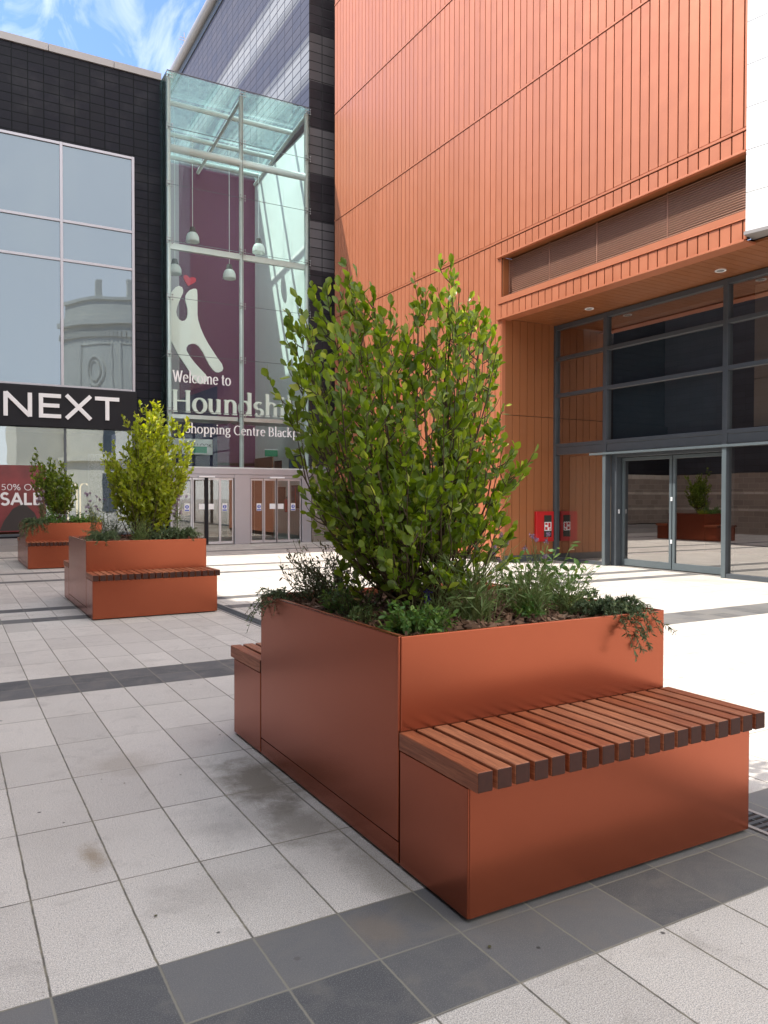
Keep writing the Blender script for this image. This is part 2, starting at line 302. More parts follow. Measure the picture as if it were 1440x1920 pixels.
M['grassy'] = islcol('grassy_leaf', (.10, .17, .05), (.22, .29, .12), (.38, .42, .16), .55, .3, .3)
M['twiggy'] = islcol('twiggy_leaf', (.06, .06, .03), (.13, .12, .06), None, .7, .15, .2)
M['palestem'] = islcol('pale_stem', (.16, .20, .06), (.26, .28, .12), None, .6, .15)
M['purple_flower'] = islcol('purple_flower', (.22, .12, .22), (.42, .30, .42), None, .6, .2)
M['blue_flower'] = islcol('blue_flower', (.06, .03, .35), (.16, .09, .5), None, .6, .3)
M['skin'] = plain('skin', (.55, .33, .24), .6); M['shirt'] = plain('dark_pink_shirt', (.22, .12, .13), .8); M['hair'] = plain('grey_hair', (.12, .10, .09), .8); M['trousers'] = plain('dark_trousers', (.03, .03, .04), .8)
# ------------------------------------------------------------------ helpers
class MB:
    def __init__(s): s.v = []; s.f = []; s.mi = []; s.cur = 0
    def face(s, pts):
        b = len(s.v); s.v += [tuple(p) for p in pts]; s.f.append(tuple(range(b, b+len(pts)))); s.mi.append(s.cur)
    def box(s, x0, x1, y0, y1, z0, z1, bev=0):
        if x0 > x1: x0, x1 = x1, x0
        if y0 > y1: y0, y1 = y1, y0
        if z0 > z1: z0, z1 = z1, z0
        b = len(s.v)
        s.v += [(x, y, z) for x in (x0, x1) for y in (y0, y1) for z in (z0, z1)]
        for q in ((0,1,3,2),(4,6,7,5),(0,4,5,1),(2,3,7,6),(0,2,6,4),(1,5,7,3)): s.f.append(tuple(b+i for i in q)); s.mi.append(s.cur)
        return s
    def tube(s, pts, r, n=8, caps=True):
        pts = [Vector(p) for p in pts]; rs = r if isinstance(r, (list, tuple)) else [r]*len(pts)
        b = len(s.v); up = None
        for i, p in enumerate(pts):
            d = (pts[min(i+1, len(pts)-1)]-pts[max(i-1, 0)]).normalized()
            if up is None: up = Vector((0, 0, 1)) if abs(d.z) < .9 else Vector((1, 0, 0))
            a = d.cross(up).normalized(); c = d.cross(a).normalized(); up = c if False else up
            for k in range(n):
                t = 2*math.pi*(k+.5)/n; s.v.append(tuple(p+(a*math.cos(t)+c*math.sin(t))*rs[i]))
        for i in range(len(pts)-1):
            for k in range(n):
                s.f.append((b+i*n+k, b+i*n+(k+1) % n, b+(i+1)*n+(k+1) % n, b+(i+1)*n+k)); s.mi.append(s.cur)
        if caps:
            s.f.append(tuple(b+k for k in range(n))); s.mi.append(s.cur)
            s.f.append(tuple(b+(len(pts)-1)*n+k for k in reversed(range(n)))); s.mi.append(s.cur)
        return s
    def lathe(s, c, prof, n=20):
        b = len(s.v)
        for (r, z) in prof:
            for k in range(n): t = 2*math.pi*k/n; s.v.append((c[0]+r*math.cos(t), c[1]+r*math.sin(t), c[2]+z))
        for i in range(len(prof)-1):
            for k in range(n): s.f.append((b+i*n+k, b+i*n+(k+1) % n, b+(i+1)*n+(k+1) % n, b+(i+1)*n+k)); s.mi.append(s.cur)
        return s
    def prism(s, pts, y0, y1):
        """outline in x,z extruded in y (y0 nearer)"""
        n = len(pts); b = len(s.v)
        s.v += [(p[0], y0, p[1]) for p in pts]+[(p[0], y1, p[1]) for p in pts]
        s.f.append(tuple(b+i for i in range(n))); s.mi.append(s.cur); s.f.append(tuple(b+n+i for i in reversed(range(n)))); s.mi.append(s.cur)
        for i in range(n): j = (i+1) % n; s.f.append((b+i, b+n+i, b+n+j, b+j)); s.mi.append(s.cur)
        return s
    def build(s, name, mat, parent=None, smooth=False, bevel=0, **tags):
        org = Vector((0, 0, 0))
        if parent is not None: org = wpos(parent)
        me = bpy.data.meshes.new(name)
        me.from_pydata([(v[0]-org.x, v[1]-org.y, v[2]-org.z) for v in s.v], [], s.f)
        for m_ in (mat if isinstance(mat, list) else [mat]): me.materials.append(m_)
        if any(s.mi): me.polygons.foreach_set('material_index', s.mi)
        if smooth: me.polygons.foreach_set('use_smooth', [True]*len(me.polygons))
        me.update()
        o = bpy.data.objects.new(name, me); C.objects.link(o)
        if parent is not None: o.parent = parent
        if bevel:
            b = o.modifiers.new('bevel', 'BEVEL'); b.width = bevel; b.segments = 2; b.limit_method = 'ANGLE'; b.harden_normals = False
        for a, b in tags.items(): o[a] = b
        return o
def wpos(o):
    p = Vector(o.location)
    while o.parent: o = o.parent; p += Vector(o.location)
    return p
def thing(name, label, cat, loc=(0, 0, 0), group=None):
    o = bpy.data.objects.new(name, None); C.objects.link(o); o.location = loc; o.empty_display_size = .2
    o['label'] = label; o['category'] = cat
    if group: o['group'] = group
    return o
def tag(o, label, cat, group=None, kind=None):
    o['label'] = label; o['category'] = cat
    if group: o['group'] = group
    if kind: o['kind'] = kind
    return o
def box(name, mat, parent, *a, bevel=0, **k): return MB().box(*a).build(name, mat, parent, bevel=bevel, **k)
def dup(root, loc, label, **kw):
    r = root.copy(); C.objects.link(r); r.location = loc; r['label'] = label
    def rec(a, b):
        for ch in [o for o in a.children]:
            c = ch.copy(); C.objects.link(c); c.parent = b; rec(ch, c)
    rec(root, r)
    return r
# ------------------------------------------------------------------ lettering
def arc(cx, cy, rx, ry, a0, a1, n=14): return [(cx+rx*math.cos(R(a0+(a1-a0)*i/n)), cy+ry*math.sin(R(a0+(a1-a0)*i/n))) for i in range(n+1)]
def ser(x, y, a=.085, b=.085): return [(x-a, y), (x+b, y)]
XH, CH, AS = .46, .68, .74
GL = {
 'H': (.74, [[(.15, 0), (.15, CH)], [(.59, 0), (.59, CH)], [(.15, .35), (.59, .35)], ser(.15, .015), ser(.15, CH-.015), ser(.59, .015), ser(.59, CH-.015)]),
 'W': (.86, [[(.08, CH), (.26, 0)], [(.26, 0), (.42, CH*.96)], [(.42, CH), (.60, 0)], [(.60, 0), (.78, CH)], ser(.08, CH-.01), ser(.78, CH-.01)]),
 'S': (.50, [arc(.25, .50, .16, .165, 40, 180)+arc(.25, .50, .16, .165, 180, 262, 5)+arc(.25, .18, .18, .165, 80, -60, 8)+arc(.25, .18, .18, .165, -60, -150, 5)]),
 'C': (.66, [arc(.37, .34, .30, .34, 48, 312, 20)]),
 'B': (.60, [[(.14, 0), (.14, CH)], [(.06, CH-.015), (.3, CH-.015)]+arc(.3, .51, .15, .155, 90, -90)+[(.14, .355)], [(.3, .355)]+arc(.33, .185, .18, .17, 90, -90)+[(.06, .015)]]),
 'o': (.52, [arc(.26, .23, .20, .225, 0, 360, 22)]),
 'e': (.48, [[(.08, .26), (.40, .26)]+arc(.25, .23, .18, .225, 8, 320, 18)]),
 'c': (.44, [arc(.25, .23, .19, .225, 45, 315, 16)]),
 'l': (.28, [[(.14, 0), (.14, AS)], ser(.14, .012), ser(.14, AS-.012, .085, 0)]),
 'i': (.28, [[(.14, 0), (.14, XH)], ser(.14, .012), ser(.14, XH-.012, .085, 0), [(.14, .60), (.14, .68)]]),
 'm': (.84, [[(.13, 0), (.13, XH)], ser(.13, .012), ser(.13, XH-.012, .08, 0), [(.13, .34)]+arc(.27, .31, .14, .14, 165, 0, 8)+[(.41, 0)], ser(.41, .012), [(.41, .34)]+arc(.56, .31, .14, .14, 165, 0, 8)+[(.70, 0)], ser(.70, .012)]),
 'n': (.56, [[(.13, 0), (.13, XH)], ser(.13, .012), ser(.13, XH-.012, .08, 0), [(.13, .33)]+arc(.28, .30, .15, .155, 165, 0, 8)+[(.43, 0)], ser(.43, .012)]),
 'h': (.56, [[(.13, 0), (.13, AS)], ser(.13, .012), ser(.13, AS-.012, .08, 0), [(.13, .33)]+arc(.28, .30, .15, .155, 165, 0, 8)+[(.43, 0)], ser(.43, .012)]),
 'u': (.56, [[(.12, XH), (.12, .16)]+arc(.26, .16, .14, .15, 180, 340, 8)+[(.41, .14)], [(.41, XH), (.41, 0)], ser(.12, XH-.012, .08, 0), ser(.41, XH-.012, .08, 0), ser(.41, .012, 0, .08)]),
 't': (.34, [[(.15, .60), (.15, .12)]+arc(.24, .12, .09, .11, 180, 300, 6), [(.04, XH-.015), (.29, XH-.015)]]),
 's': (.40, [arc(.20, .335, .12, .115, 40, 180, 7)+arc(.20, .335, .12, .115, 180, 262, 4)+arc(.20, .12, .135, .115, 80, -60, 7)+arc(.20, .12, .135, .115, -60, -150, 4)]),
 'd': (.56, [[(.42, AS), (.42, 0)], ser(.42, AS-.012, .08, 0), ser(.42, .012, 0, .08), arc(.24, .23, .17, .225, 0, 360, 20)]),
 'p': (.56, [[(.14, XH), (.14, -.22)], ser(.14, -.21), ser(.14, XH-.012, .08, 0), arc(.32, .23, .17, .225, 0, 360, 20)]),
 'g': (.52, [arc(.24, .30, .15, .155, 0, 360, 16), arc(.25, -.09, .18, .12, 0, 360, 16), [(.2, .15), (.12, .08), (.16, .03), (.30, .03), (.40, -.03)], [(.36, .42), (.48, .45)]]),
 'r': (.40, [[(.13, 0), (.13, XH)], ser(.13, .012), ser(.13, XH-.012, .08, 0), [(.13, .31)]+arc(.28, .31, .14, .13, 165, 55, 6)]),
 'a': (.48, [arc(.22, .33, .14, .12, 150, 0, 8)+[(.36, .02)], arc(.21, .13, .14, .13, 0, 360, 14), ser(.40, .012, .03, .05)]),
 'k': (.54, [[(.13, 0), (.13, AS)], ser(.13, .012), ser(.13, AS-.012, .08, 0), [(.16, .22), (.40, XH)], [(.23, .28), (.45, 0)], ser(.40, XH-.012, .06, .07), ser(.45, .012, .05, .08)]),
 ' ': (.26, []),
 'N': (.80, [[(.10, 0), (.10, .7)], [(.10, .68), (.66, .02)], [(.66, 0), (.66, .7)]]),
 'E': (.68, [[(.12, 0), (.12, .7)], [(.07, .65), (.60, .65)], [(.12, .36), (.56, .36)], [(.07, .05), (.60, .05)]]),
 'X': (.76, [[(.05, 0), (.65, .7)], [(.65, 0), (.05, .7)]]),
 'T': (.66, [[(.0, .65), (.62, .65)], [(.31, 0), (.31, .64)]]),
 'A': (.74, [[(.04, 0), (.35, .7)], [(.35, .7), (.66, 0)], [(.15, .22), (.55, .22)]]),
 'L': (.56, [[(.12, 0), (.12, .7)], [(.07, .05), (.52, .05)]]),
 'Z': (.62, [arc(.27, .515, .19, .16, 30, 180, 10)+arc(.27, .515, .19, .16, 180, 262, 5)+arc(.27, .185, .21, .165, 80, -60, 8)+arc(.27, .185, .21, .165, -60, -150, 5)]),
 'O': (.80, [arc(.40, .35, .32, .34, 0, 360, 24)]), 'F': (.58, [[(.12, 0), (.12, .7)], [(.09, .67), (.52, .67)], [(.12, .36), (.48, .36)]]),
 '5': (.56, [[(.44, .67), (.16, .67), (.14, .38)]+arc(.25, .225, .19, .2, 110, -140, 14)]), '0': (.58, [arc(.28, .35, .21, .34, 0, 360, 24)]),
 '%': (.76, [arc(.16, .53, .12, .15, 0, 360, 14), arc(.56, .17, .12, .15, 0, 360, 14), [(.14, 0), (.58, .7)]]),
 'K': (.62, [[(.12, 0), (.12, .7)], [(.14, .28), (.52, .7)], [(.24, .40), (.56, 0)]]), 'w': (.9, [[(.06, .7), (.24, 0)], [(.24, 0), (.42, .68)], [(.42, .68), (.60, 0)], [(.60, 0), (.78, .7)]]),
}
def letters(text, x0, z0, yf, width, height, mat, parent, thick=.105, thin=.045, depth=.03, name='letter', one=None, slope=0.):
    """each character a mesh; front face at y=yf facing -y; width = full text width; height = cap height"""
    adv = sum(GL[c][0] for c in text); sx = width/adv; sz = height/(.68 if thick != thin else .7); x = x0; mb_all = MB() if one else None
    for c in text:
        a, strokes = GL[c]; mb = mb_all or MB(); kk = 0
        for st in strokes:
            kk += 1; P = [Vector((x+px_*sx, z0+pz*sz)) for px_, pz in st]; n = len(P)
            Lf, Rt = [], []
            for i in range(n):
                d = P[min(i+1, n-1)]-P[max(i-1, 0)]
                if (P[0]-P[-1]).length < 1e-6: d = P[(i+1) % (n-1) if i < n-1 else 1]-P[(i-1) if i > 0 else n-2]
                d.normalize(); wd = (thin+(thick-thin)*abs(d.y)**1.3)*sz*.5
                nn = Vector((-d.y, d.x)); Lf.append(P[i]+nn*wd); Rt.append(P[i]-nn*wd)
            e = .0007*kk
            for i in range(n-1):
                q = [Lf[i], Lf[i+1], Rt[i+1], Rt[i]]
                mb.face([(p.x, yf-e, p.y) for p in q]); mb.face([(p.x, yf+depth, p.y) for p in reversed(q)])
                mb.face([(Lf[i].x, yf-e, Lf[i].y), (Lf[i].x, yf+depth, Lf[i].y), (Lf[i+1].x, yf+depth, Lf[i+1].y), (Lf[i+1].x, yf-e, Lf[i+1].y)])
                mb.face([(Rt[i].x, yf-e, Rt[i].y), (Rt[i+1].x, yf-e, Rt[i+1].y), (Rt[i+1].x, yf+depth, Rt[i+1].y), (Rt[i].x, yf+depth, Rt[i].y)])
            for (A, B) in ((Lf[0], Rt[0]), (Lf[-1], Rt[-1])): mb.face([(A.x, yf-e, A.y), (B.x, yf-e, B.y), (B.x, yf+depth, B.y), (A.x, yf+depth, A.y)])
        if not one and strokes: mb.build(name, mat, parent)
        x += a*sx
    if one: return mb_all.build(one, mat, parent)
# ------------------------------------------------------------------ ground
g = MB(); g.face([(-400, -400, 0), (600, -400, 0), (600, 700, 0), (-400, 700, 0)]); gr = g.build('pavement', M['paving']); gr['kind'] = 'structure'
# ------------------------------------------------------------------ planters with benches
X1, Y1 = 1.378, 1.912; W, YB, DB, ZS, ZT = 1.342, .414, 1.366, .4796, .8136
def make_planter(loc, label):
    t = thing('planter_bench', label, 'planter', loc, 'copper coloured planter benches on the plaza')
    x, y, _ = loc; g_ = .006; th = .018; foot = .012
    ya, yb = y+YB, y+YB+DB
    def side_panel(xs):          # long flat sides, with a plinth strip below
        a = (xs, xs+th) if xs < x+.5 else (xs-th, xs)
        box('side_panel', M['planter'], t, a[0], a[1], ya+g_, yb-g_, .092, ZT, bevel=.003)
        box('plinth_strip', M['planter'], t, a[0]+(.001 if xs < x+.5 else 0), a[1]-(0 if xs < x+.5 else .001), ya+g_, yb-g_, foot, .088, bevel=.002)
    side_panel(x); side_panel(x+W)
    for yy, s in ((ya, 1), (yb, -1)):
        a = (yy, yy+th) if s > 0 else (yy-th, yy)
        box('end_panel', M['planter'], t, x+g_+th*0+.003, x+W-g_-.003, a[0], a[1], ZS-.07, ZT-.0005, bevel=.003)
    # folded inner lip
    lip = MB(); lw = .030
    zz = ZT-.0012
    lip.box(x+th+.0005, x+th+lw, ya+th+.0005, yb-th-.0005, zz-.05, zz-.006); lip.box(x+W-th-lw, x+W-th-.0005, ya+th+.0005, yb-th-.0005, zz-.05, zz-.006)
    lip.box(x+th+lw, x+W-th-lw, ya+th+.0005, ya+th+lw, zz-.05, zz-.0075); lip.box(x+th+lw, x+W-th-lw, yb-th-lw, yb-th-.0005, zz-.05, zz-.0075)
    lip.build('inner_lip', M['planter_lip'], t)
    box('core', M['gap'], t, x+th, x+W-th, ya+th, yb-th, .004, ZT-.10)
    for s in (0, 1):
        b0, b1 = (y, ya) if s == 0 else (yb, yb+YB)
        zb = ZS-.0625
        yo = b0 if s == 0 else b1
        if s == 0: box('bench_front', M['planter'], t, x+g_, x+W-g_, b0, b0+th, foot, zb-.002, bevel=.003)
        else: box('bench_front', M['planter'], t, x+g_, x+W-g_, b1-th, b1, foot, zb-.002, bevel=.003)
        for xs in (x, x+W-th):
            ys = (b0+g_*.5, b1-g_) if s == 0 else (b0+g_, b1-g_*.5)
            box('bench_side', M['planter'], t, xs, xs+th, ys[0], ys[1], foot, zb-.002, bevel=.003)
        box('bench_core', M['gap'], t, x+th+.002, x+W-th-.002, b0+(th+.003 if s == 0 else .001), b1-(.001 if s == 0 else th+.003), .003, zb-.012)
        seat = MB(); n = 19; x0 = x-.002; x1 = x+W+.018; gp = .016; sw = (x1-x0-gp*(n-1))/n
        ys0, ys1 = (b0-.05, b1-.004) if s == 0 else (b0+.004, b1+.05)
        for i in range(n):
            j = random.uniform(-.0012, .0012)
            seat.cur = 0; bi = len(seat.f)
            seat.box(x0+i*(sw+gp), x0+i*(sw+gp)+sw, ys0+j*2, ys1, zb+j*.4, ZS+j*.5)
            seat.mi[bi+2] = 1; seat.mi[bi+3] = 1
        seat.build('seat', [M['wood'], M['wood_end']], t, bevel=.0035)
    return t
P1 = make_planter((X1, Y1, 0), 'large copper planter with slatted timber bench in the foreground')
P2 = dup(P1, (1.3476, 8.587, 0), 'copper planter bench in the middle distance holding the lime green shrub')
P3 = dup(P1, (1.295, 15.215, 0), 'farthest copper planter bench, partly hidden, in front of the shop window')
PL = [(X1, Y1), (1.3476, 8.587), (1.295, 15.215)]
def mulch(px_, py_, n, label, sc=1.):
    x0, x1, y0, y1 = px_+.045, px_+W-.045, py_+YB+.045, py_+YB+DB-.045; zs = ZT-.035
    N_ = 18; mb = MB()
    H = lambda u, v: zs-.012+.028*math.sin(u*math.pi)*math.sin(v*math.pi)+.006*math.sin(u*23+v*7)
    for i in range(N_):
        for j in range(N_):
            q = [(i, j), (i+1, j), (i+1, j+1), (i, j+1)]
            mb.face([(x0+(x1-x0)*a/N_, y0+(y1-y0)*b/N_, H(a/N_, b/N_)) for a, b in q])
    mb.mi = [1]*len(mb.f)
    for i in range(n):
        u, v = random.random(), random.random(); c = Vector((x0+.012+(x1-x0-.024)*u, y0+.012+(y1-y0-.024)*v, H(u, v)+random.uniform(.002, .016)))
        l = random.uniform(.012, .036)*sc; wd = random.uniform(.005, .012)*sc; h = random.uniform(.0018, .005)*sc
        m = Matrix.Rotation(random.uniform(0, 6.28), 3, 'Z') @ Matrix.Rotation(random.gauss(0, .38), 3, 'Y') @ Matrix.Rotation(random.gauss(0, .5), 3, 'X')
        b = len(mb.v); tp = random.uniform(.4, 1)
        for sx in (-1, 1):
            for sy in (-1, 1):
                for sz in (-1, 1): mb.v.append(tuple(c+m @ Vector((sx*l, sy*wd*(tp if sx > 0 else 1)+random.uniform(-.002, .002), sz*h))))
        for q in ((0,1,3,2),(4,6,7,5),(0,4,5,1),(2,3,7,6),(0,2,6,4),(1,5,7,3)): mb.f.append(tuple(b+k for k in q)); mb.mi.append(0)
    o = mb.build('bark_mulch', [M['bark_chip'], M['soil']]); tag(o, label, 'mulch', kind='stuff')
mulch(*PL[0], 3400, 'brown bark chip mulch covering the soil of the foreground planter')
mulch(*PL[1], 900, 'bark chip mulch in the middle planter under the lime shrub', 1.6)
mulch(*PL[2], 500, 'bark chip mulch in the farthest planter', 1.9)
# ------------------------------------------------------------------ foliage
LEAF = np.array([(0, 0, 0), (.28, .30, .03), (.62, .44, .02), (.9, .22, -.04), (1.02, 0, -.09), (.9, -.22, -.04), (.62, -.44, .02), (.28, -.30, .03), (.33, 0, -.03), (.66, 0, -.06)])
LF = [(0, 1, 8), (1, 2, 9, 8), (2, 3, 9), (3, 4, 9), (4, 5, 9), (5, 6, 9), (6, 7, 8, 9), (7, 0, 8)]
NARROW = np.array([(0, 0, 0), (.3, .5, 0), (.7, .45, 0), (1, 0, 0), (.7, -.45, 0), (.3, -.5, 0)]); NF = [(0, 1, 2, 3), (0, 3, 4, 5)]
def leaf_mesh(name, pos, dirs, nrm, ln, wd, mat, parent, kind='leaf', curl=None):
    pos = np.array(pos); dirs = np.array(dirs); nrm = np.array(nrm); ln = np.array(ln)[:, None]; wd = np.array(wd)[:, None]
    dirs /= np.linalg.norm(dirs, axis=1)[:, None]; sd = np.cross(nrm, dirs); sd /= np.linalg.norm(sd, axis=1)[:, None]+1e-9; nn = np.cross(dirs, sd)
    T, FC = (LEAF, LF) if kind == 'leaf' else (NARROW, NF)
    n = len(pos); k = len(T)
    cz = (1+rng.normal(0, .9, n))[:, None, None] if kind == 'leaf' else 1
    V = pos[:, None, :]+dirs[:, None, :]*(T[None, :, 0:1]*ln[:, None, :])+sd[:, None, :]*(T[None, :, 1:2]*wd[:, None, :])+nn[:, None, :]*(T[None, :, 2:3]*ln[:, None, :]*cz)
    V = V.reshape(-1, 3)
    org = wpos(parent); V = V-np.array(org)
    FL = [tuple(a+i*k for a in f) for i in range(n) for f in FC]
    me = bpy.data.meshes.new(name); me.from_pydata(V.tolist(), [], FL); me.materials.append(mat)
    if kind == 'leaf': me.polygons.foreach_set('use_smooth', [True]*len(FL))
    me.update(); o = bpy.data.objects.new(name, me); C.objects.link(o); o.parent = parent
    return o
def bez(a, b, c, n): return [a*(1-t)**2+b*2*t*(1-t)+c*t*t for t in [i/n for i in range(n+1)]]
def rv(s=1): return Vector((random.gauss(0, s), random.gauss(0, s), random.gauss(0, s)))
def shrub(name, label, base, tips, mat, lsz=.05, shoots=8, nl=10, sl=(.10, .26), group=None, extra=0, spread=.03):
    t = thing(name, label, 'shrub', base, group); B = Vector(base); mb = MB()
    P, D, NN, LN, WD = [], [], [], [], []
    tips = [Vector(q) for q in tips]
    for _ in range(extra):
        q = random.choice(tips); r_ = random.choice(tips); tips.append(q*.70+r_*.20+B*.10+rv(.03)+Vector((0, 0, .05)))
    cen = B+Vector((0, 0, .6))
    def leaf(p, d, age):
        out = (p-cen); out.z *= .3
        dd = (d*.9+out*.5+rv(.55)+Vector((0, 0, .25))).normalized()
        n_ = (Vector((0, 0, .7))+out*.8-SUNH*.2+rv(.55)); P.append(p+dd*.006); D.append(dd); NN.append(n_)
        l = lsz*(.5+.75*random.random()**.8)*age; LN.append(l); WD.append(l*random.uniform(.55, .85))
    for tip in tips:
        st = B+Vector((random.gauss(0, .045), random.gauss(0, .045), -.03)); dz = tip.z-st.z
        st += Vector((random.gauss(0, spread), random.gauss(0, spread), 0)); ff = random.uniform(.55, .98); ctl = st+Vector(((tip.x-st.x)*ff, (tip.y-st.y)*ff, dz*random.uniform(.30, .5)))+rv(.03)
        pts = bez(st, ctl, tip, 10); r0 = random.uniform(.0045, .0085)
        for i_ in range(2, 10): pts[i_] = pts[i_]+rv(.006)
        mb.tube(pts, [r0*(1-.8*i/10) for i in range(11)], 5)
        Ln = (tip-st).length
        def at(s): s *= 10; i = min(int(s), 9); f = s-i; return pts[i]*(1-f)+pts[i+1]*f, (pts[i+1]-pts[i]).normalized()
        for _ in range(int(nl*1.6)):
            s = 1-random.random()**1.3*.22; p, d = at(min(s, 1)); leaf(p, d, random.uniform(.7, 1))
        k = max(3, int(shoots*Ln/1.2))
        for j in range(k):
            s = random.uniform(.38, .96) if random.random() < .8 else random.uniform(.22, .5); p, d = at(s)
            az = random.uniform(0, 6.28); side = Vector((math.cos(az), math.sin(az), random.uniform(.1, .9)))
            L_ = random.uniform(*sl)*(1.1-.35*s); e = p+(d*.75+side*.7).normalized()*L_
            c_ = p+side*L_*.45; sp = bez(p, c_, e, 4); mb.tube(sp, [.0028, .0025, .002, .0016, .001], 3, False)
            m_ = int(nl*random.uniform(.7, 1.3)*L_/.18)
            for i in range(m_):
                f = .15+.85*(i+random.random())/m_; a = f*4; i0 = min(int(a), 3); q = sp[i0]*(1-(a-i0))+sp[i0+1]*(a-i0)
                leaf(q, (sp[i0+1]-sp[i0]).normalized(), 1.08-.3*f if s < .6 else 1-.25*f)
    mb.build('stems', M['stem'], t, smooth=True)
    leaf_mesh('foliage', P, D, NN, LN, WD, mat, t)
    return t
SUNH = Vector((SUN.x, SUN.y, 0))
T1 = [(1.46, 2.9, 2.27), (1.62, 3.1, 2.26), (1.32, 2.8, 2.13), (1.16, 2.7, 2.04), (1.41, 3.2, 2.09), (1.23, 2.95, 2.02), (1.53, 2.8, 2.11), (1.32, 2.6, 1.96), (1.48, 2.65, 1.95), (1.81, 3.0, 2.02), (1.70, 2.95, 2.14), (1.85, 2.95, 2.14), (1.90, 3.0, 2.2), (1.78, 2.85, 2.08), (1.64, 3.0, 2.2), (1.75, 3.1, 2.12), (1.88, 3.05, 2.08), (2.2, 3.0, 2.2), (2.25, 2.9, 2.02), (2.33, 3.05, 2.1), (2.15, 3.1, 2.27), (2.32, 3.1, 2.22), (2.03, 2.95, 2.3), (2.1, 3.0, 2.25), (1.47, 2.9, 2.2), (1.55, 3.0, 2.18), (1.40, 2.85, 2.1), (2.05, 3.0, 2.38), (2.03, 2.98, 2.25), (1.94, 2.8, 2.1), (2.3, 3.2, 2.26), (2.26, 3.0, 2.17), (2.07, 2.8, 1.99), (2.36, 3.1, 1.98), (1.78, 2.7, 2.03), (2.24, 3.2, 2.08), (2.27, 2.9, 1.7), (2.36, 3.1, 1.85), (2.18, 2.8, 1.48), (1.2, 2.8, 1.82), (1.21, 2.9, 1.72), (1.33, 3.1, 1.65), (1.2, 2.6, 1.72), (1.59, 3.2, 1.87), (1.25, 2.7, 1.53), (1.34, 2.95, 1.48), (1.34, 2.75, 1.37), (1.44, 2.9, 1.26), (1.37, 2.55, 1.68), (1.58, 2.7, 1.8), (1.64, 2.6, 1.79), (1.74, 2.6, 1.71), (1.91, 2.65, 1.68), (1.51, 2.5, 1.56), (1.4, 2.55, 1.45), (1.76, 2.55, 1.45), (2.0, 2.7, 1.38), (2.21, 2.9, 1.28), (1.43, 2.8, 1.15), (1.43, 2.6, 1.24), (1.75, 3.3, 1.59), (2.08, 3.35, 1.77), (2.38, 3.4, 1.96), (1.52, 2.6, 1.37), (1.68, 2.62, 1.37), (1.98, 2.6, 1.59), (1.58, 3.3, 1.68), (1.36, 3.0, 1.96), (1.92, 2.7, 1.19), (1.46, 2.7, 1.12)]
T1B = [(1.50, 2.62, 1.05), (1.58, 2.55, 1.16), (1.46, 2.95, 1.0), (1.38, 2.8, 1.26), (1.62, 2.52, 1.30), (2.10, 2.62, 1.15), (2.22, 2.85, 1.10), (2.2, 2.8, 1.35), (1.85, 2.5, 1.2), (2.05, 2.55, 1.40), (1.30, 2.9, 1.35), (1.28, 2.75, 1.62), (1.7, 2.5, 1.0), (1.27, 2.6, 1.9), (1.2, 2.8, 1.95)]
shrub('evergreen_shrub', 'tall evergreen shrub with oval leaves growing in the foreground planter', (1.9, 3.0, .79), T1+T1B, M['leaf'], .052, 10, 9, (.09, .25), extra=22, spread=.05)
T2 = [(2.04, 9.5, 2.4), (2.22, 9.4, 2.4), (1.92, 9.6, 2.2), (2.1, 9.3, 2.25), (2.41, 9.5, 2.22), (2.59, 9.6, 2.17), (2.6, 9.4, 1.77), (2.56, 9.5, 1.64), (2.66, 9.7, 1.92), (1.58, 9.4, 1.88), (1.75, 9.5, 1.69), (1.87, 9.5, 1.94), (1.93, 9.2, 2.11), (2.26, 9.2, 1.94), (2.41, 9.3, 1.82), (1.82, 9.1, 1.68), (1.99, 9.1, 1.74), (2.2, 9.2, 1.62), (2.41, 9.3, 1.38), (1.84, 9.4, 1.38), (2.0, 9.7, 1.51), (2.28, 9.8, 2.04), (2.47, 9.8, 1.65), (1.77, 9.4, 1.5), (1.95, 9.2, 1.25), (2.28, 9.3, 1.25), (2.52, 9.6, 1.51), (2.13, 9.7, 2.16), (2.3, 9.6, 2.22)]
shrub('lime_shrub', 'bright lime green shrub growing in the middle planter', (2.08, 9.55, .79), T2, M['leaf_lime'], .060, 14, 12, (.12, .30), extra=34)
T3 = [(1.56, 16.4, 2.23), (1.49, 16.5, 1.94), (1.64, 16.6, 1.95), (1.78, 16.5, 2.05), (1.86, 16.4, 1.94), (2.04, 16.7, 1.98), (2.17, 16.5, 1.74), (2.26, 16.6, 1.59), (2.24, 16.4, 1.48), (1.56, 16.3, 1.72), (1.75, 16.7, 1.74), (1.84, 16.2, 1.63), (2.04, 16.3, 1.42), (1.73, 16.5, 1.5), (2.15, 16.6, 1.32), (1.88, 16.6, 1.85)]
shrub('leaning_shrub', 'smaller dark shrub leaning left in the farthest planter', (1.97, 16.3, .79), T3, M['leaf'], .066, 12, 11, (.1, .24), extra=22)

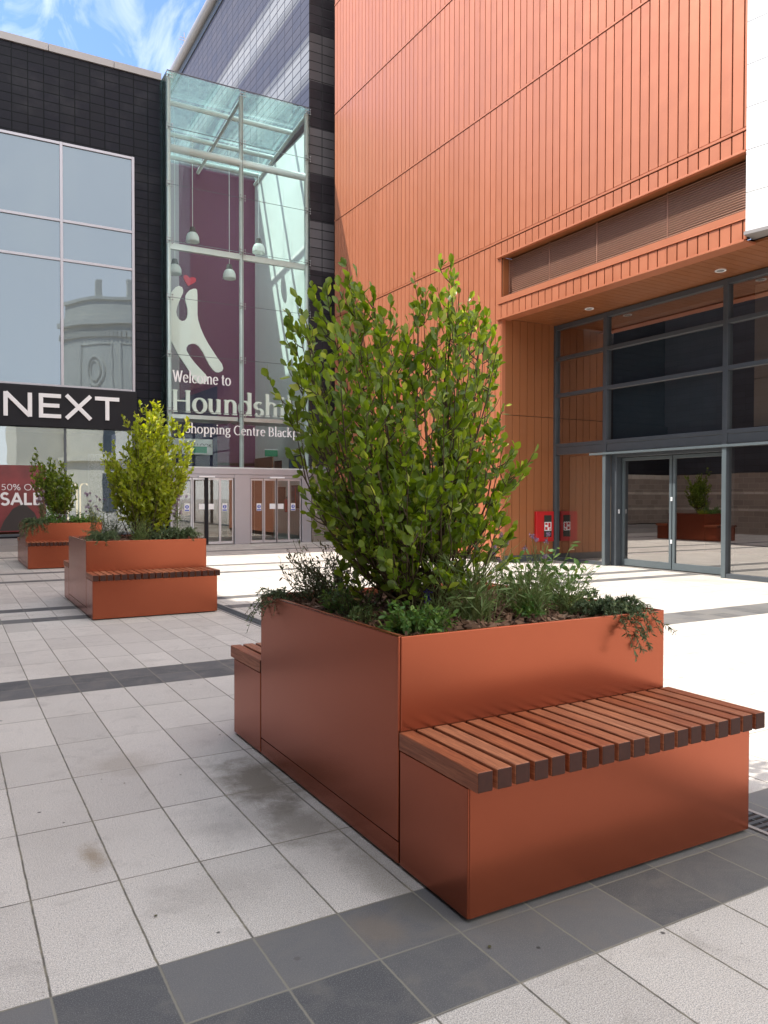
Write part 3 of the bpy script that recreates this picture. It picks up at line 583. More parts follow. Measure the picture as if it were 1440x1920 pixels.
def plant(name, label, cat, base, kind, sc=1., mat=None, group=None, n=None, lean=(0, 0, 0), flowers=0, smat=None, spread=None):
    t = thing(name, label, cat, base, group); B = Vector(base); mb = MB(); P, D, NN, LN, WD = [], [], [], [], []; lean = Vector(lean)
    FP = []
    if kind == 'trail':      # creeping rosemary: arching stems with needle leaves
        for i in range(int((n or 26)*1.7)):
            az = random.uniform(0, 6.28); o = Vector((math.cos(az), math.sin(az), 0))*random.uniform(.5, 1)*.22*sc+lean*random.uniform(.3, 1)
            tip = B+o+Vector((0, 0, random.uniform(-.02, .14)*sc)); 
            if lean.z < 0 and random.random() < .55: tip.z += lean.z*random.uniform(.3, 1)
            ctl = B+o*.62+Vector((0, 0, random.uniform(.10, .22)*sc)); pts = bez(B+rv(.02), ctl, tip, 8); mb.tube(pts, [.0028*(1-.7*k/8) for k in range(9)], 4, False)
            for k in range(int(84*sc)):
                f = random.uniform(.12, 1)*8; i0 = min(int(f), 7); q = pts[i0].lerp(pts[i0+1], f-i0); d = (pts[i0+1]-pts[i0]).normalized()
                P.append(q); D.append(d*.6+rv(.6)); NN.append(rv(1)+Vector((0, 0, .6))); l = random.uniform(.014, .028)*sc; LN.append(l); WD.append(l*.24)
        knd = 'n'
    elif kind == 'bush':     # low broad-leaved herb
        for i in range(n or 60):
            az = random.uniform(0, 6.28); rr = random.random()**.6*(spread or .15)*sc; h = random.uniform(.04, .15)*sc*(1.15-rr/((spread or .15)*sc)*.6)
            tip = B+Vector((math.cos(az)*rr, math.sin(az)*rr, h))+lean*random.random(); st = B+Vector((math.cos(az)*rr*.4, math.sin(az)*rr*.4, -.01)); mb.tube([st, st.lerp(tip, .6)+rv(.006), tip], [.0022, .0018, .001], 3, False)
            for k in range(9):
                q = st.lerp(tip, random.uniform(.35, 1.02)); P.append(q); D.append(Vector((math.cos(az), math.sin(az), .2))*.5+rv(.6)); NN.append(Vector((0, 0, 1))+rv(.4)); l = random.uniform(.018, .036)*sc; LN.append(l); WD.append(l*.62)
        knd = 'leaf'
    elif kind == 'grass':
        for i in range(n or 90):
            az = random.uniform(0, 6.28); rr = random.uniform(.03, .2)*sc; h = random.uniform(.10, .30)*sc
            st = B+Vector((random.gauss(0, .03)*sc, random.gauss(0, .03)*sc, -.01)); tip = st+Vector((math.cos(az)*rr, math.sin(az)*rr, h))+lean*random.random(); ctl = st+Vector((math.cos(az)*rr*.3, math.sin(az)*rr*.3, h*.8))
            pts = bez(st, ctl, tip, 5); mb.tube(pts, [.0016*sc*(1-.75*k/5) for k in range(6)], 3, False)
            for k in range(5):
                f = random.uniform(0, .6)*5; i0 = int(f); q = pts[i0].lerp(pts[i0+1], f-i0); P.append(q); D.append(Vector((math.cos(az), math.sin(az), 1))+rv(.6)); NN.append(rv(1)); l = random.uniform(.03, .07)*sc; LN.append(l); WD.append(l*.09)
        knd = 'n'
    elif kind == 'twig':     # sparse upright twigs with tiny leaves, seen against the light
        for i in range(n or 34):
            az = random.uniform(0, 6.28); rr = random.uniform(.04, .26)*sc; h = random.uniform(.10, .30)*sc; st = B+rv(.02)*1.; st.z = B.z-.01
            tip = st+Vector((math.cos(az)*rr, math.sin(az)*rr, h))+lean*random.random(); ctl = st+Vector((math.cos(az)*rr*.7, math.sin(az)*rr*.7, h*.4)); pts = bez(st, ctl, tip, 7); mb.tube([p_+rv(.004) for p_ in pts], [.0024*(1-.6*k/7) for k in range(8)], 4, False)
            for k in range(int(24)):
                f = random.uniform(.2, 1)*7; i0 = min(int(f), 6); q = pts[i0].lerp(pts[i0+1], f-i0); d = (pts[i0+1]-pts[i0]).normalized()
                if random.random() < .25:
                    e = q+(d+rv(.6)).normalized()*.05*sc; mb.tube([q, e], [.0014, .0008], 3, False); q = e
                P.append(q); D.append(d*.7+rv(.6)); NN.append(rv(1)+Vector((0, 0, .5))); l = random.uniform(.012, .028)*sc; LN.append(l); WD.append(l*.28)
        knd = 'n'
    elif kind == 'tall':     # thin branching flower stems (verbena, lavender)
        for i in range(n or 7):
            az = random.uniform(0, 6.28); rr = random.uniform(.01, .10)*sc; h = random.uniform(.26, .46)*sc; st = B+Vector((random.gauss(0, .02), random.gauss(0, .02), -.01)); tip = st+Vector((math.cos(az)*rr, math.sin(az)*rr, h))+lean*random.uniform(.6, 1)
            pts = bez(st, st+Vector((0, 0, h*.5)), tip, 8); mb.tube([p_+rv(.002) for p_ in pts], [.0022*(1-.5*k/8) for k in range(9)], 4, False)
            tops = [tip]
            for k in range(4):
                f = random.uniform(.45, .9)*8; i0 = int(f); q = pts[i0]; e = q+Vector((random.gauss(0, .035), random.gauss(0, .035), random.uniform(.04, .10)))*sc; mb.tube([q, q.lerp(e, .5)+rv(.006), e], [.0014, .0012, .0009], 3, False); tops.append(e)
            for k in range(12):
                f = random.uniform(.05, .85)*8; i0 = int(f); q = pts[i0].lerp(pts[i0+1], f-i0); P.append(q); D.append(rv(1)+Vector((0, 0, .5))); NN.append(rv(1)); l = random.uniform(.02, .05)*sc; LN.append(l); WD.append(l*.16)
            for q in tops[:max(1, flowers)]: FP.append(q)
        knd = 'n'
    mb.build('stems', smat or M['palestem'], t)
    leaf_mesh('foliage', P, D, NN, LN, WD, mat, t, knd)
    if flowers and FP:
        for c in FP:
            q, d_, n_, l_, w_ = [], [], [], [], []
            for k in range(40): q.append(c+rv(.0055*sc)+Vector((0, 0, .003))); d_.append(rv(1)+Vector((0, 0, .6))); n_.append(rv(1)); l_.append(.010*sc); w_.append(.007*sc)
            leaf_mesh('flower_head', q, d_, n_, l_, w_, M['purple_flower'], t, 'leaf')
    return t
Z0 = ZT-.03
plant('creeping_rosemary', 'creeping rosemary spilling over the right corner of the foreground planter', 'plant', (2.50, 2.50, Z0), 'trail', 1.0, M['rosemary'], n=34, lean=(.05, -.10, -.09), smat=M['twiggy'])
plant('creeping_rosemary', 'small rosemary hanging over the far left corner of the foreground planter', 'plant', (1.47, 3.58, Z0), 'trail', .75, M['rosemary'], n=18, lean=(-.06, .03, -.08), smat=M['twiggy'])
plant('leafy_herb', 'dense broad leaved green herb at the near corner of the foreground planter', 'plant', (1.56, 2.52, Z0), 'bush', 1.0, M['herb'], n=75, spread=.15)
plant('leafy_herb', 'round clump of green herb behind the left rim of the foreground planter', 'plant', (1.58, 3.15, Z0), 'bush', .85, M['herb'], n=55, spread=.14)
plant('yellow_herb', 'sparse yellow green seedling clump near the left rim of the foreground planter', 'plant', (1.50, 2.82, Z0), 'bush', .55, M['grassy'], n=26, spread=.16)
plant('twiggy_plant', 'bare twiggy plant left of the shrub in the foreground planter, against bright paving', 'plant', (1.72, 3.52, Z0), 'twig', 1.15, M['twiggy'], n=46, lean=(-.08, .02, .0), smat=M['twiggy'])
plant('twiggy_plant', 'small leaved twiggy plant beside the far left rosemary of the foreground planter', 'plant', (1.58, 3.48, Z0), 'twig', .85, M['rosemary'], n=34, smat=M['twiggy'])
plant('twiggy_plant', 'dark twiggy plant directly behind the main shrub stems', 'plant', (2.05, 3.45, Z0), 'twig', 1.0, M['twiggy'], n=34, smat=M['twiggy'])
plant('lavender', 'grey green lavender with long arching leaves in front of the main shrub', 'plant', (1.90, 2.62, Z0), 'grass', 1.25, M['grassy'], n=80, lean=(-.06, -.04, 0))
plant('lavender', 'upright lavender tuft right of the centre of the foreground planter', 'plant', (2.20, 2.62, Z0), 'grass', 1.0, M['grassy'], n=95)
plant('low_herb', 'dark low herb at the foot of the right lavender tuft', 'plant', (2.17, 2.58, Z0), 'bush', .75, M['herb'], n=30, spread=.10)
plant('low_herb', 'green low herb under the arching lavender in the foreground planter', 'plant', (1.97, 2.70, Z0), 'bush', .8, M['grassy'], n=24, spread=.13)
plant('verbena', 'tall pale stemmed verbena with small purple flower heads', 'plant', (2.42, 2.85, Z0), 'tall', .86, M['grassy'], n=6, flowers=1, lean=(.03, 0, 0))
plant('verbena', 'thin verbena with purple heads beside the shrub stems', 'plant', (2.16, 2.75, Z0), 'tall', .85, M['grassy'], n=5, flowers=1)
plant('sprawling_herb', 'sprawling round leaved herb behind the right side of the foreground planter', 'plant', (2.50, 2.90, Z0), 'bush', 1.35, M['herb'], n=46, spread=.16, lean=(.10, 0, .12))
t = thing('bugle_flower', 'small violet blue flower spike beside the main shrub stems', 'plant', (1.80, 2.80, Z0))
mb = MB(); mb.tube([(1.80, 2.80, Z0-.01), (1.803, 2.80, Z0+.05), (1.80, 2.80, Z0+.115)], [.0022, .002, .0015], 5); mb.build('stems', M['palestem'], t)
q = [(1.80+random.gauss(0, .006), 2.80+random.gauss(0, .006), Z0+.065+.055*random.random()) for _ in range(90)]
leaf_mesh('flowers', q, [tuple(rv(1)) for _ in q], [tuple(rv(1)) for _ in q], [.012]*90, [.008]*90, M['blue_flower'], t)
plant('grass_tuft', 'wispy pale grass between the lavender and the right rosemary', 'plant', (2.40, 2.60, Z0), 'grass', .9, M['grassy'], n=70)
plant('grass_tuft', 'thin grass tuft in front of the main shrub, left of the arching lavender', 'plant', (1.74, 2.62, Z0), 'grass', .7, M['grassy'], n=50)
plant('twiggy_plant', 'light leafy twigs between the two left herbs of the foreground planter', 'plant', (1.55, 3.0, Z0), 'twig', .7, M['herb'], n=26, smat=M['twiggy'])
# middle planter
px2, py2 = PL[1]
plant('grass_tuft', 'spiky grass tuft at the front of the middle planter', 'plant', (px2+.60, py2+.58, Z0), 'grass', 1.1, M['grassy'], n=80)
plant('creeping_rosemary', 'grey rosemary mound at the left front of the middle planter', 'plant', (px2+.20, py2+.56, Z0), 'trail', .95, M['rosemary'], n=30)
plant('leafy_herb', 'low green herb at the centre front of the middle planter', 'plant', (px2+.85, py2+.62, Z0), 'bush', 1.2, M['rosemary'], n=60)
plant('creeping_rosemary', 'bushy rosemary at the right front of the middle planter', 'plant', (px2+1.10, py2+.62, Z0), 'trail', 1.1, M['rosemary'], n=40)
plant('pink_verbena', 'verbena with pink heads at the right end of the middle planter', 'plant', (px2+1.12, py2+.95, Z0), 'tall', 1.3, M['grassy'], n=14, flowers=2)
plant('pink_verbena', 'feathery verbena at the back left of the middle planter', 'plant', (px2+.25, py2+1.45, Z0), 'tall', 1.25, M['rosemary'], n=14, flowers=1)
plant('twiggy_plant', 'twiggy plant at the left end of the middle planter', 'plant', (px2+.35, py2+1.0, Z0), 'twig', 1.2, M['rosemary'], n=34, smat=M['twiggy'])
# farthest planter
px3, py3 = PL[2]
plant('creeping_rosemary', 'rosemary spilling over the left corner of the farthest planter', 'plant', (px3+.16, py3+.55, Z0), 'trail', 1.35, M['rosemary'], n=38, lean=(-.04, -.12, -.15))
plant('leafy_herb', 'green herb mound left of the leaning shrub in the farthest planter', 'plant', (px3+.48, py3+.62, Z0), 'bush', 1.7, M['herb'], n=60)
plant('leafy_herb', 'green herb mound right of the leaning shrub in the farthest planter', 'plant', (px3+.95, py3+.62, Z0), 'bush', 1.7, M['herb'], n=60)
plant('pale_herb', 'pale yellow green herb at the right end of the farthest planter', 'plant', (px3+1.2, py3+.62, Z0), 'bush', 1.4, M['leaf_lime'], n=50)
plant('tall_verbena', 'tall airy verbena behind the rosemary of the farthest planter', 'plant', (px3+.35, py3+1.1, Z0), 'tall', 1.4, M['rosemary'], n=20, flowers=1)
# fallen leaves on the paving
def fallen(x, y, a, label):
    mb = MB(); s = random.uniform(.010, .017); T = [(LEAF[i][0]*s-s/2, LEAF[i][1]*s*.8) for i in range(8)]
    for z_ in (0, 1): pass
    mb.face([(x+p[0]*math.cos(a)-p[1]*math.sin(a), y+p[0]*math.sin(a)+p[1]*math.cos(a), .004+.005*abs(p[1])/s) for p in T])
    tag(mb.build('fallen_leaf', M['twiggy']), label, 'leaf', 'dry leaves lying on the paving')
for (x, y, a, lb) in ((.62, 3.72, .3, 'dry leaf on the light slab left of the foreground planter'), (.70, 3.62, 1.9, 'dry leaf nearest the joint left of the foreground planter'), (.95, 3.60, 2.4, 'curled dry leaf between the planter and the left slabs'), (.56, 2.42, .2, 'dry leaf on the pale slab above the dark band'), (1.36, 1.78, .9, 'dark leaf at the foot of the near bench corner'), (1.75, 7.2, .4, 'dry leaf on the slabs before the middle planter')):
    fallen(x, y, a, lb)
# drain channel
t = thing('drain_channel', 'narrow slotted metal drain channel running past the benches', 'drain', (2.74, -6, 0))
mb = MB(); mb.box(2.745, 2.765, -6, 15, .0005, .007); mb.box(2.885, 2.905, -6, 15, .0005, .007); mb.build('channel_edge', M['coping'], t)
box('channel_bed', M['gap'], t, 2.766, 2.884, -6, 15, .0006, .002)
mb = MB(); y = -5.98
while y < 15: mb.box(2.7665, 2.8835, y, y+.016, .0022, .0065); y += .034
mb.box(2.822, 2.829, -6, 15, .0024, .0060); mb.build('grating', M['anthracite'], t)
# ------------------------------------------------------------------ copper clad building (right)
XC, XG, YR, YE = 9.632, 11.05, 12.31, 6.92; YF = 19.85
cb = thing('copper_building', 'tall building clad in vertical copper panels with a recessed glass entrance', 'building', (XC, YR, 0))
ZSF = 4.86
rows = [(4.87, 5.135), (6.09, 6.345), (6.405, 9.055), (9.105, 12.03), (12.09, 15.04), (15.10, 17.5)]
pit = .1845; gap = .021
def planks(mb, ya, yb, z0, z1, xf=XC):
    n0 = math.floor((ya-6.97)/pit)-1
    y = 6.97+n0*pit
    while y < yb:
        a, b = max(y+gap/2, ya), min(y+pit-gap/2, yb)
        if b-a > .012: mb.box(xf, xf+.03, a, b, z0, z1)
        y += pit
mb = MB()
for (z0, z1) in rows[:2]: planks(mb, YE, YR, z0, z1)
planks(mb, YR, YF, .12, 6.345)
for (z0, z1) in rows[2:]: planks(mb, YE, YF, z0, z1)
mb.build('cladding', M['copper'], cb, bevel=.004)
mb = MB(); mb.box(XC+.032, XC+.10, YR+.005, YF, 0, 18); mb.box(XC+.032, XC+.10, YE, YR, 6.05, 18); mb.box(XC+.032, XC+.10, YE, YR, 4.88, 5.28); mb.box(XC+.10, 14, YF-.1, YF, 0, 18); mb.box(XC+.11, 15, YE+.1, YF-.11, 17.4, 18); mb.build('backing_wall', M['gap'], cb)
mb = MB()
for z in (6.375, 9.08, 12.06, 15.07): mb.box(XC-.012, XC+.028, YE if z > 6 else YR, YF, z-.017, z+.017)
mb.box(XC-.045, XC+.03, YE, YR+.12, 6.046, 6.075); mb.box(XC-.045, XC+.22, YE, YR+.12, 4.825, 4.855)
mb.box(XC-.004, XC+.22, YE, YR+.08, 5.15, 5.262); mb.box(XC-.02, XC+.028, YE, YR+.10, 5.140, 5.147)
mb.box(XC-.002, XC+.09, YR-.02, YR-.001, .06, 4.82)
mb.build('trim', M['copper'], cb, bevel=.002)
lv = MB(); lz = 5.275
while lz < 6.03:
    lv.box(XC+.172, XC+.215, YE+.06, YR-.02, lz, lz+.013); lz += .036
for yy in (YE+.05, 8.4, 9.9, 11.1, YR-.03): lv.box(XC+.165, XC+.172, yy-.008, yy+.008, 5.27, 6.04)
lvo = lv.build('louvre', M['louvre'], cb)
mb = MB(); mb.box(XC+.30, XC+.32, YE, YR, 5.26, 6.05); mb.build('louvre_void', M['gap'], cb)
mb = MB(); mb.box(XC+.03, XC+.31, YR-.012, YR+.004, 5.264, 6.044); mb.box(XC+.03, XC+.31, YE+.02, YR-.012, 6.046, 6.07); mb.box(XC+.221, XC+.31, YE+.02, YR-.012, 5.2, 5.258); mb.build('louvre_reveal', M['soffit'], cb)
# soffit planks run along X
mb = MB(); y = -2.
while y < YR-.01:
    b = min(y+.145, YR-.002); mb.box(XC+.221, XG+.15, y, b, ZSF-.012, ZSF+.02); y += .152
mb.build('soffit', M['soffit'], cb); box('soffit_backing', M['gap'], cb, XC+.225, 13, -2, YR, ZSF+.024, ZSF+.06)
# reveal side wall
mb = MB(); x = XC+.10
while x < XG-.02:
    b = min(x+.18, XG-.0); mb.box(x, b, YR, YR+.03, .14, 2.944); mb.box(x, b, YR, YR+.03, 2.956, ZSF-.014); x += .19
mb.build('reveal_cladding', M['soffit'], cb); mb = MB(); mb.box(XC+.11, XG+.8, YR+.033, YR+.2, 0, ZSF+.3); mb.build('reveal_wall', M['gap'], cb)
box('plinth', M['anthracite'], cb, XC+.03, XG, YR-.001, YR+.02, .0, .135)
for yy in (10.85, 8.02):
    d = MB().lathe((10.56, yy, ZSF-.02), [(.0, .0), (.075, .0), (.085, -.004), (.085, .012)], 24).build('downlight', M['white_sign'], cb)
    MB().lathe((10.56, yy, ZSF-.0235), [(.0, -.0), (.055, .0), (.056, .003)], 20).build('lens', M['chrome'], d)
# glazing
fr = MB(); FM = M['anthracite']; ys = (YR-.015, 10.88, 8.25, 5.3, 2.3, -1.)
for yy in ys: fr.box(XG-.055, XG+.08, yy-.045, yy+.045, .0, ZSF-.02)
for (z, hh) in ((4.79, .045), (4.148, .035), (3.40, .035), (2.37, .035)):
    for a, b in zip(ys[:-1], ys[1:]): fr.box(XG-.050, XG+.07, b+.046, a-.046, z-hh, z+hh)
for a, b in zip(ys[:-1], ys[1:]):
    fr.box(XG-.040, XG+.06, b+.046, a-.046, 2.18, 2.333)
fr.box(XG-.05, XG+.07, 10.926, YR-.061, 0, .07); 
for a, b in ((8.25, 5.3), (5.3, 2.3), (2.3, -1)): fr.box(XG-.05, XG+.07, b+.046, a-.046, 0, .075)
fr.build('glazing_frame', FM, cb, bevel=.004)
sv = MB(); sv.box(XG-.085, XG-.041, -1, 11.25, 2.125, 2.165)
for yy in (10.88, 8.25): sv.box(XG-.062, XG-.056, yy-.04, yy+.04, 0, 2.124)
sv.build('silver_trim', M['anth_light'], cb, bevel=.003)
for i, (a, b) in enumerate(zip(ys[:-1], ys[1:])):
    for (z0, z1) in ((.07, 2.18), (2.405, 3.365), (3.435, 4.113), (4.183, 4.745)):
        if i == 1 and z0 < 1: continue
        mb = MB(); mb.face([(XG+.01, b+.04, z0), (XG+.01, a-.04, z0), (XG+.01, a-.04, z1), (XG+.01, b+.04, z1)]); mb.build('glass_pane', M['shop_glass'], cb)
# recessed sliding doors
XD = 11.27
jb = MB(); jb.box(XG+.085, XD+.05, 10.70, 10.835, 0, 2.16); jb.box(XG+.085, XD+.05, 8.295, 8.36, 0, 2.16); jb.box(XG+.085, XD+.06, 8.36, 10.70, 2.07, 2.17); jb.build('door_jamb', FM, cb, bevel=.004)
for (a, b) in ((9.52, 10.69), (8.37, 9.50)):
    t = MB(); t.box(XD, XD+.05, a, b, .02, .14); t.box(XD, XD+.05, a, b, 2.0, 2.06); t.box(XD, XD+.05, a, a+.055, .141, 1.999); t.box(XD, XD+.05, b-.055, b, .141, 1.999)
    d = t.build('sliding_door', M['anth_light'], cb, bevel=.003)
    m2 = MB(); m2.face([(XD+.025, a+.05, .13), (XD+.025, b-.05, .13), (XD+.025, b-.05, 2.01), (XD+.025, a+.05, 2.01)]); m2.build('door_pane', M['shop_glass'], d)
mb = MB()
for z in (1.28, .52): mb.box(XD-.006, XD-.0005, 9.50, 9.535, z-.035, z+.035)
mb.build('door_lock', M['white_sign'], cb)
mb = MB()
for yy in (10.2, 8.9): mb.box(XD-.07, XD-.005, yy-.14, yy+.14, 2.075, 2.115)
mb.build('door_sensor', M['black_sign'], cb, bevel=.005)
box('key_switch', M['white_sign'], cb, XG+.14, XG+.17, 10.690, 10.6995, 1.0, 1.08)
# interior behind glazing
mb = MB(); mb.box(16.0, 16.1, -2, YR+.3, 0, 5); mb.box(XG+.4, 16, YR+.21, YR+.3, 0, 5); mb.box(XG+.4, 16, -2.1, -2, 0, 5); mb.box(XG+.2, 16, -2, YR, ZSF+.065, ZSF+.12); mb.build('interior_wall', M['interior_dark'], cb)
mb = MB(); mb.face([(XG+.09, -2, .004), (16, -2, .004), (16, YR, .004), (XG+.09, YR, .004)]); mb.build('interior_floor', M['interior_floor'], cb)
bl = MB(); bl.face([(XG+.12, 8.30, 2.41), (XG+.12, 10.83, 2.41), (XG+.12, 10.83, 4.6), (XG+.12, 8.30, 4.6)]); bl.build('roller_blind', M['blind'], cb)
mb = MB(); y = 10.98
while y < 12.15: mb.box(XG+.30, XG+.33, y, y+.148, .05, 2.15); y += .152
mb.build('timber_board', M['tan_board'], cb)
mb = MB()
for a in (-1.3, 1.0, 3.5, 5.75): mb.box(XG+.25, XG+.30, a, a+2.19, 2.45, 3.2)
for a in (-1.3, 1.0, 3.5, 5.75): mb.box(XG+.25, XG+.30, a, a+2.19, 3.21, 4.7)
mb.build('partition_panel', M['tan_board'], cb)
# fire cabinet
t = thing('dry_riser_cabinet', 'red wall cabinet with dark glass panel beside the dark glass shopfront', 'cabinet', (10.75, YR, .38))
box('cabinet_body', M['red_cab'], t, 10.50, 10.97, YR-.06, YR-.001, .40, 1.02, bevel=.006)
box('cabinet_door', M['red_cab'], t, 10.53, 10.945, YR-.068, YR-.061, .43, .99, bevel=.004)
box('cabinet_window', M['dark_win'], t, 10.70, 10.90, YR-.071, YR-.0685, .49, .94)
mb = MB(); mb.box(10.71, 10.89, YR-.0735, YR-.0712, .62, .80); nt_ = mb.build('notice', M['white_sign'], t)
mb = MB(); mb.box(10.725, 10.79, YR-.075, YR-.0737, .74, .785); mb.box(10.81, 10.87, YR-.075, YR-.0737, .69, .785); mb.box(10.725, 10.79, YR-.075, YR-.0737, .64, .70); mb.box(10.84, 10.87, YR-.075, YR-.0737, .63, .67); mb.build('notice_print', M['red_cab'], nt_)
MB().lathe((10.575, YR-.075, .69), [(0, 0), (.012, 0)], 8).build('lock', M['chrome'], t)
# ------------------------------------------------------------------ white panelled wing at the right
ang = R(12.7); dx, dy = math.sin(ang), -math.cos(ang)
wb = thing('white_building', 'bright white panelled upper wing at the right edge', 'building', (XC, YE, 0))
def wp(s, d, z): return (XC-.02+dx*s+(-dy)*d*1, YE-.01+dy*s+dx*d, z)
mb = MB(); zb = 4.95
q = [wp(0, 0, zb), wp(12, 0, zb), wp(12, 0, 18), wp(0, 0, 18)]; q2 = [wp(0, .3, zb), wp(12, .3, zb), wp(12, .3, 18), wp(0, .3, 18)]
mb.face(q[::-1]); mb.face(q2); mb.face([q[0], q[1], q2[1], q2[0]]); mb.face([q[1], q[2], q2[2], q2[1]]); mb.face([q[2], q[3], q2[3], q2[2]]); mb.face([q[3], q[0], q2[0], q2[3]])
mb.build('panel_wall', M['white_panel'], wb)
mb = MB(); q = [wp(-.0, -.06, 4.9), wp(12, -.06, 4.9), wp(12, .35, 4.9), wp(-.0, .35, 4.9)]; b = len(mb.v); mb.face(q); mb.face([(p[0], p[1], 4.945) for p in q][::-1])
for i in range(4): j = (i+1) % 4; mb.face([q[i], q[j], (q[j][0], q[j][1], 4.945), (q[i][0], q[i][1], 4.945)])
mb.build('drip_edge', M['coping'], wb)
# ------------------------------------------------------------------ tall tiled tower block behind
XT, YT = 9.25, 20.76
tw = thing('tiled_block', 'tall tiled block with pale diagonal looking bands behind the glass entrance', 'building', (XT, YT, 0))
mb = MB(); mb.face([(XT, YT, 2.2), (XT, 70, 2.2), (XT, 70, 20.35), (XT, YT, 20.35)]); mb.build('side_wall', M['tower_tile_sunlit'], tw)
mb = MB(); mb.face([(XT, YT, 2.2), (14, YT, 2.2), (14, YT, 20.35), (XT, YT, 20.35)]); mb.face([(14, YT, 0), (14, 70, 0), (14, 70, 20.3), (14, YT, 20.3)]); mb.face([(XT, 70, 0), (14, 70, 0), (14, 70, 20.3), (XT, 70, 20.3)]); mb.build('front_wall', M['tower_tile_shaded'], tw)
mb = MB(); mb.face([(XT, YT, 20.36), (14, YT, 20.36), (14, 70, 20.36), (XT, 70, 20.36)]); mb.build('roof', M['roof_slate'], tw)
MB().tube([(XT-.12, YT, 20.42), (XT-.12, 70, 20.42)], .19, 14).build('gutter_pipe', M['coping'], tw, smooth=True)
box('fascia', M['anthracite'], tw, XT-.045, XT-.002, YT, 70, 19.92, 20.3)
mb = MB(); mb.box(9.31, 14, YT-.05, YT-.002, 0, 2.10); mb.build('stone_base', M['stone'], tw)
box('base_cap', M['coping'], tw, 9.31, 14, YT-.07, YT-.003, 2.101, 2.20)
# ------------------------------------------------------------------ dark tiled shop (left)
YN = 21.6
nb = thing('dark_tiled_shop', 'black tiled shop building with big windows left of the glass entrance', 'building', (1, YN, 0))
wx0, wx1, wz0, wz1 = .47, 4.50, 4.12, 10.40
mb = MB()
mb.box(-4, 5.22, YN, YN+.3, wz1, 12.62); mb.box(wx1, 5.22, YN, YN+.3, .0, wz1-.001); mb.box(-4, wx0, YN, YN+.3, 0, wz1-.001)
mb.build('tiled_wall', M['dark_tile'], nb); box('stone_pier', M['stone'], nb, -4, .46, YN-.04, YN-.001, .3, 2.2)
mb = MB(); mb.box(-4, 5.22, YN+.5, 36, 12.3, 12.5); mb.build('roof', M['roof_slate'], nb)
mb = MB(); xx = -4
for i in range(6): mb.box(xx+i*1.6, min(xx+i*1.6+1.59, 5.23), YN-.05, YN+.45, 12.625, 12.81)
mb.build('coping', M['coping'], nb, bevel=.006)
fr = MB(); mx_ = [.515, 2.68, 4.47]
for x in mx_: fr.box(x-.035, x+.035, YN-.04, YN+.04, wz0, wz1)
for z in (10.365, 8.40, 7.40, 4.15):
    for a, b in zip(mx_[:-1], mx_[1:]): fr.box(a+.036, b-.036, YN-.035, YN+.035, z-.033, z+.033)
fr.build('window_frame', M['alu_mauve'], nb, bevel=.003)
for a, b in zip(mx_[:-1], mx_[1:]):
    for z0, z1 in ((4.18, 7.37), (7.43, 8.37), (8.43, 10.33)):
        MB().box(a+.03, b-.03, YN+.005, YN+.017, z0, z1).build('window_pane', M['window_glass'], nb)
# shopfront below the sign
fr = MB()
for x in (.515, 2.74, 4.47): fr.box(x-.03, x+.03, YN-.02, YN+.05, .36, 3.2)
fr.box(.48, 4.5, YN-.02, YN+.05, .30, .36); fr.build('shopfront_frame', M['anthracite'], nb, bevel=.003)
for a, b in zip((.515, 2.74), (2.74, 4.47)): MB().box(a+.03, b-.03, YN+.01, YN+.02, .36, 3.2).build('shop_pane', M['next_glass'], nb)
box('stall_riser', M['black_sign'], nb, -3.9, 4.5, YN-.06, YN+.06, .0, .299)
mb = MB(); mb.box(-3.9, 4.5, YN+3.4, YN+3.5, 0, 3.4); mb.box(-3.9, 4.5, YN+.1, YN+3.4, 3.2, 3.3); mb.box(-3.9, 4.5, YN+.1, YN+3.4, .28, .30); mb.box(-3.9, -3.8, YN+.1, YN+3.4, .3, 3.2); mb.build('shop_interior', M['interior_floor'], nb)
mb = MB(); mb.box(5.20, 5.235, YN-.06, 25.1, 0, 12.5); mb.build('end_wall', M['anthracite'], nb)
st = MB(); st.box(-4, 5.1, 20.35, YN-.07, 0, .14); st.box(-4, 5.1, 20.9, YN-.07, .141, .26); stp = st.build('step', M['coping'], None); stp['kind'] = 'structure'
sg = thing('shop_fascia_sign', 'long black fascia sign with white capital letters reading NEXT', 'sign', (1, YN-.2, 3.1))
box('sign_board', M['black_sign'], sg, -3.9, 4.52, YN-.17, YN-.045, 3.08, 4.12, bevel=.008)
letters('NEXT', 1.245, 3.315, YN-.215, 2.85, .60, M['white_sign'], sg, .115, .115, .04)
# window graphics of the shop
po = thing('sale_poster', 'red sale window poster with white lettering left of the farthest planter', 'poster', (1, YN, .5))
box('poster_sheet', M['red_poster'], po, .56, 2.27, YN-.003, YN+.004, .42, 2.10)
MB().prism([(1.2, .45), (2.2, .45), (2.0, .9), (1.75, 1.15), (1.5, 1.0), (1.3, .7)], YN-.006, YN-.0035).build('dark_figure_print', M['interior_dark'], po)
letters('50% OFF', 1.23, 1.47, YN-.012, 1.0, .15, M['white_sign'], po, .07, .07, .01, one='offer_lettering')
letters('ZALE', 1.22, 1.10, YN-.012, 1.0, .30, M['white_sign'], po, .14, .14, .01, one='sale_lettering')
pn = thing('speckled_panel', 'white and black speckled display panel inside the shop window', 'display panel', (3.6, YN+.2, .3))
def speck():
    k = N('speckled_print'); P = k.obj(); n_ = k.noise(P, 26, 2, .5, 2.); return k.out(k.prin(Base_Color=k.mix(k.math('GREATER_THAN', n_, .52), (.8, .8, .78, 1), (.12, .12, .12, 1)), Roughness=.5))
box('panel', speck(), pn, 3.36, 3.83, YN+.2, YN+.26, .3, 2.42); box('panel_frame', M['silver'], pn, 3.33, 3.86, YN+.265, YN+.30, .3, 2.45)
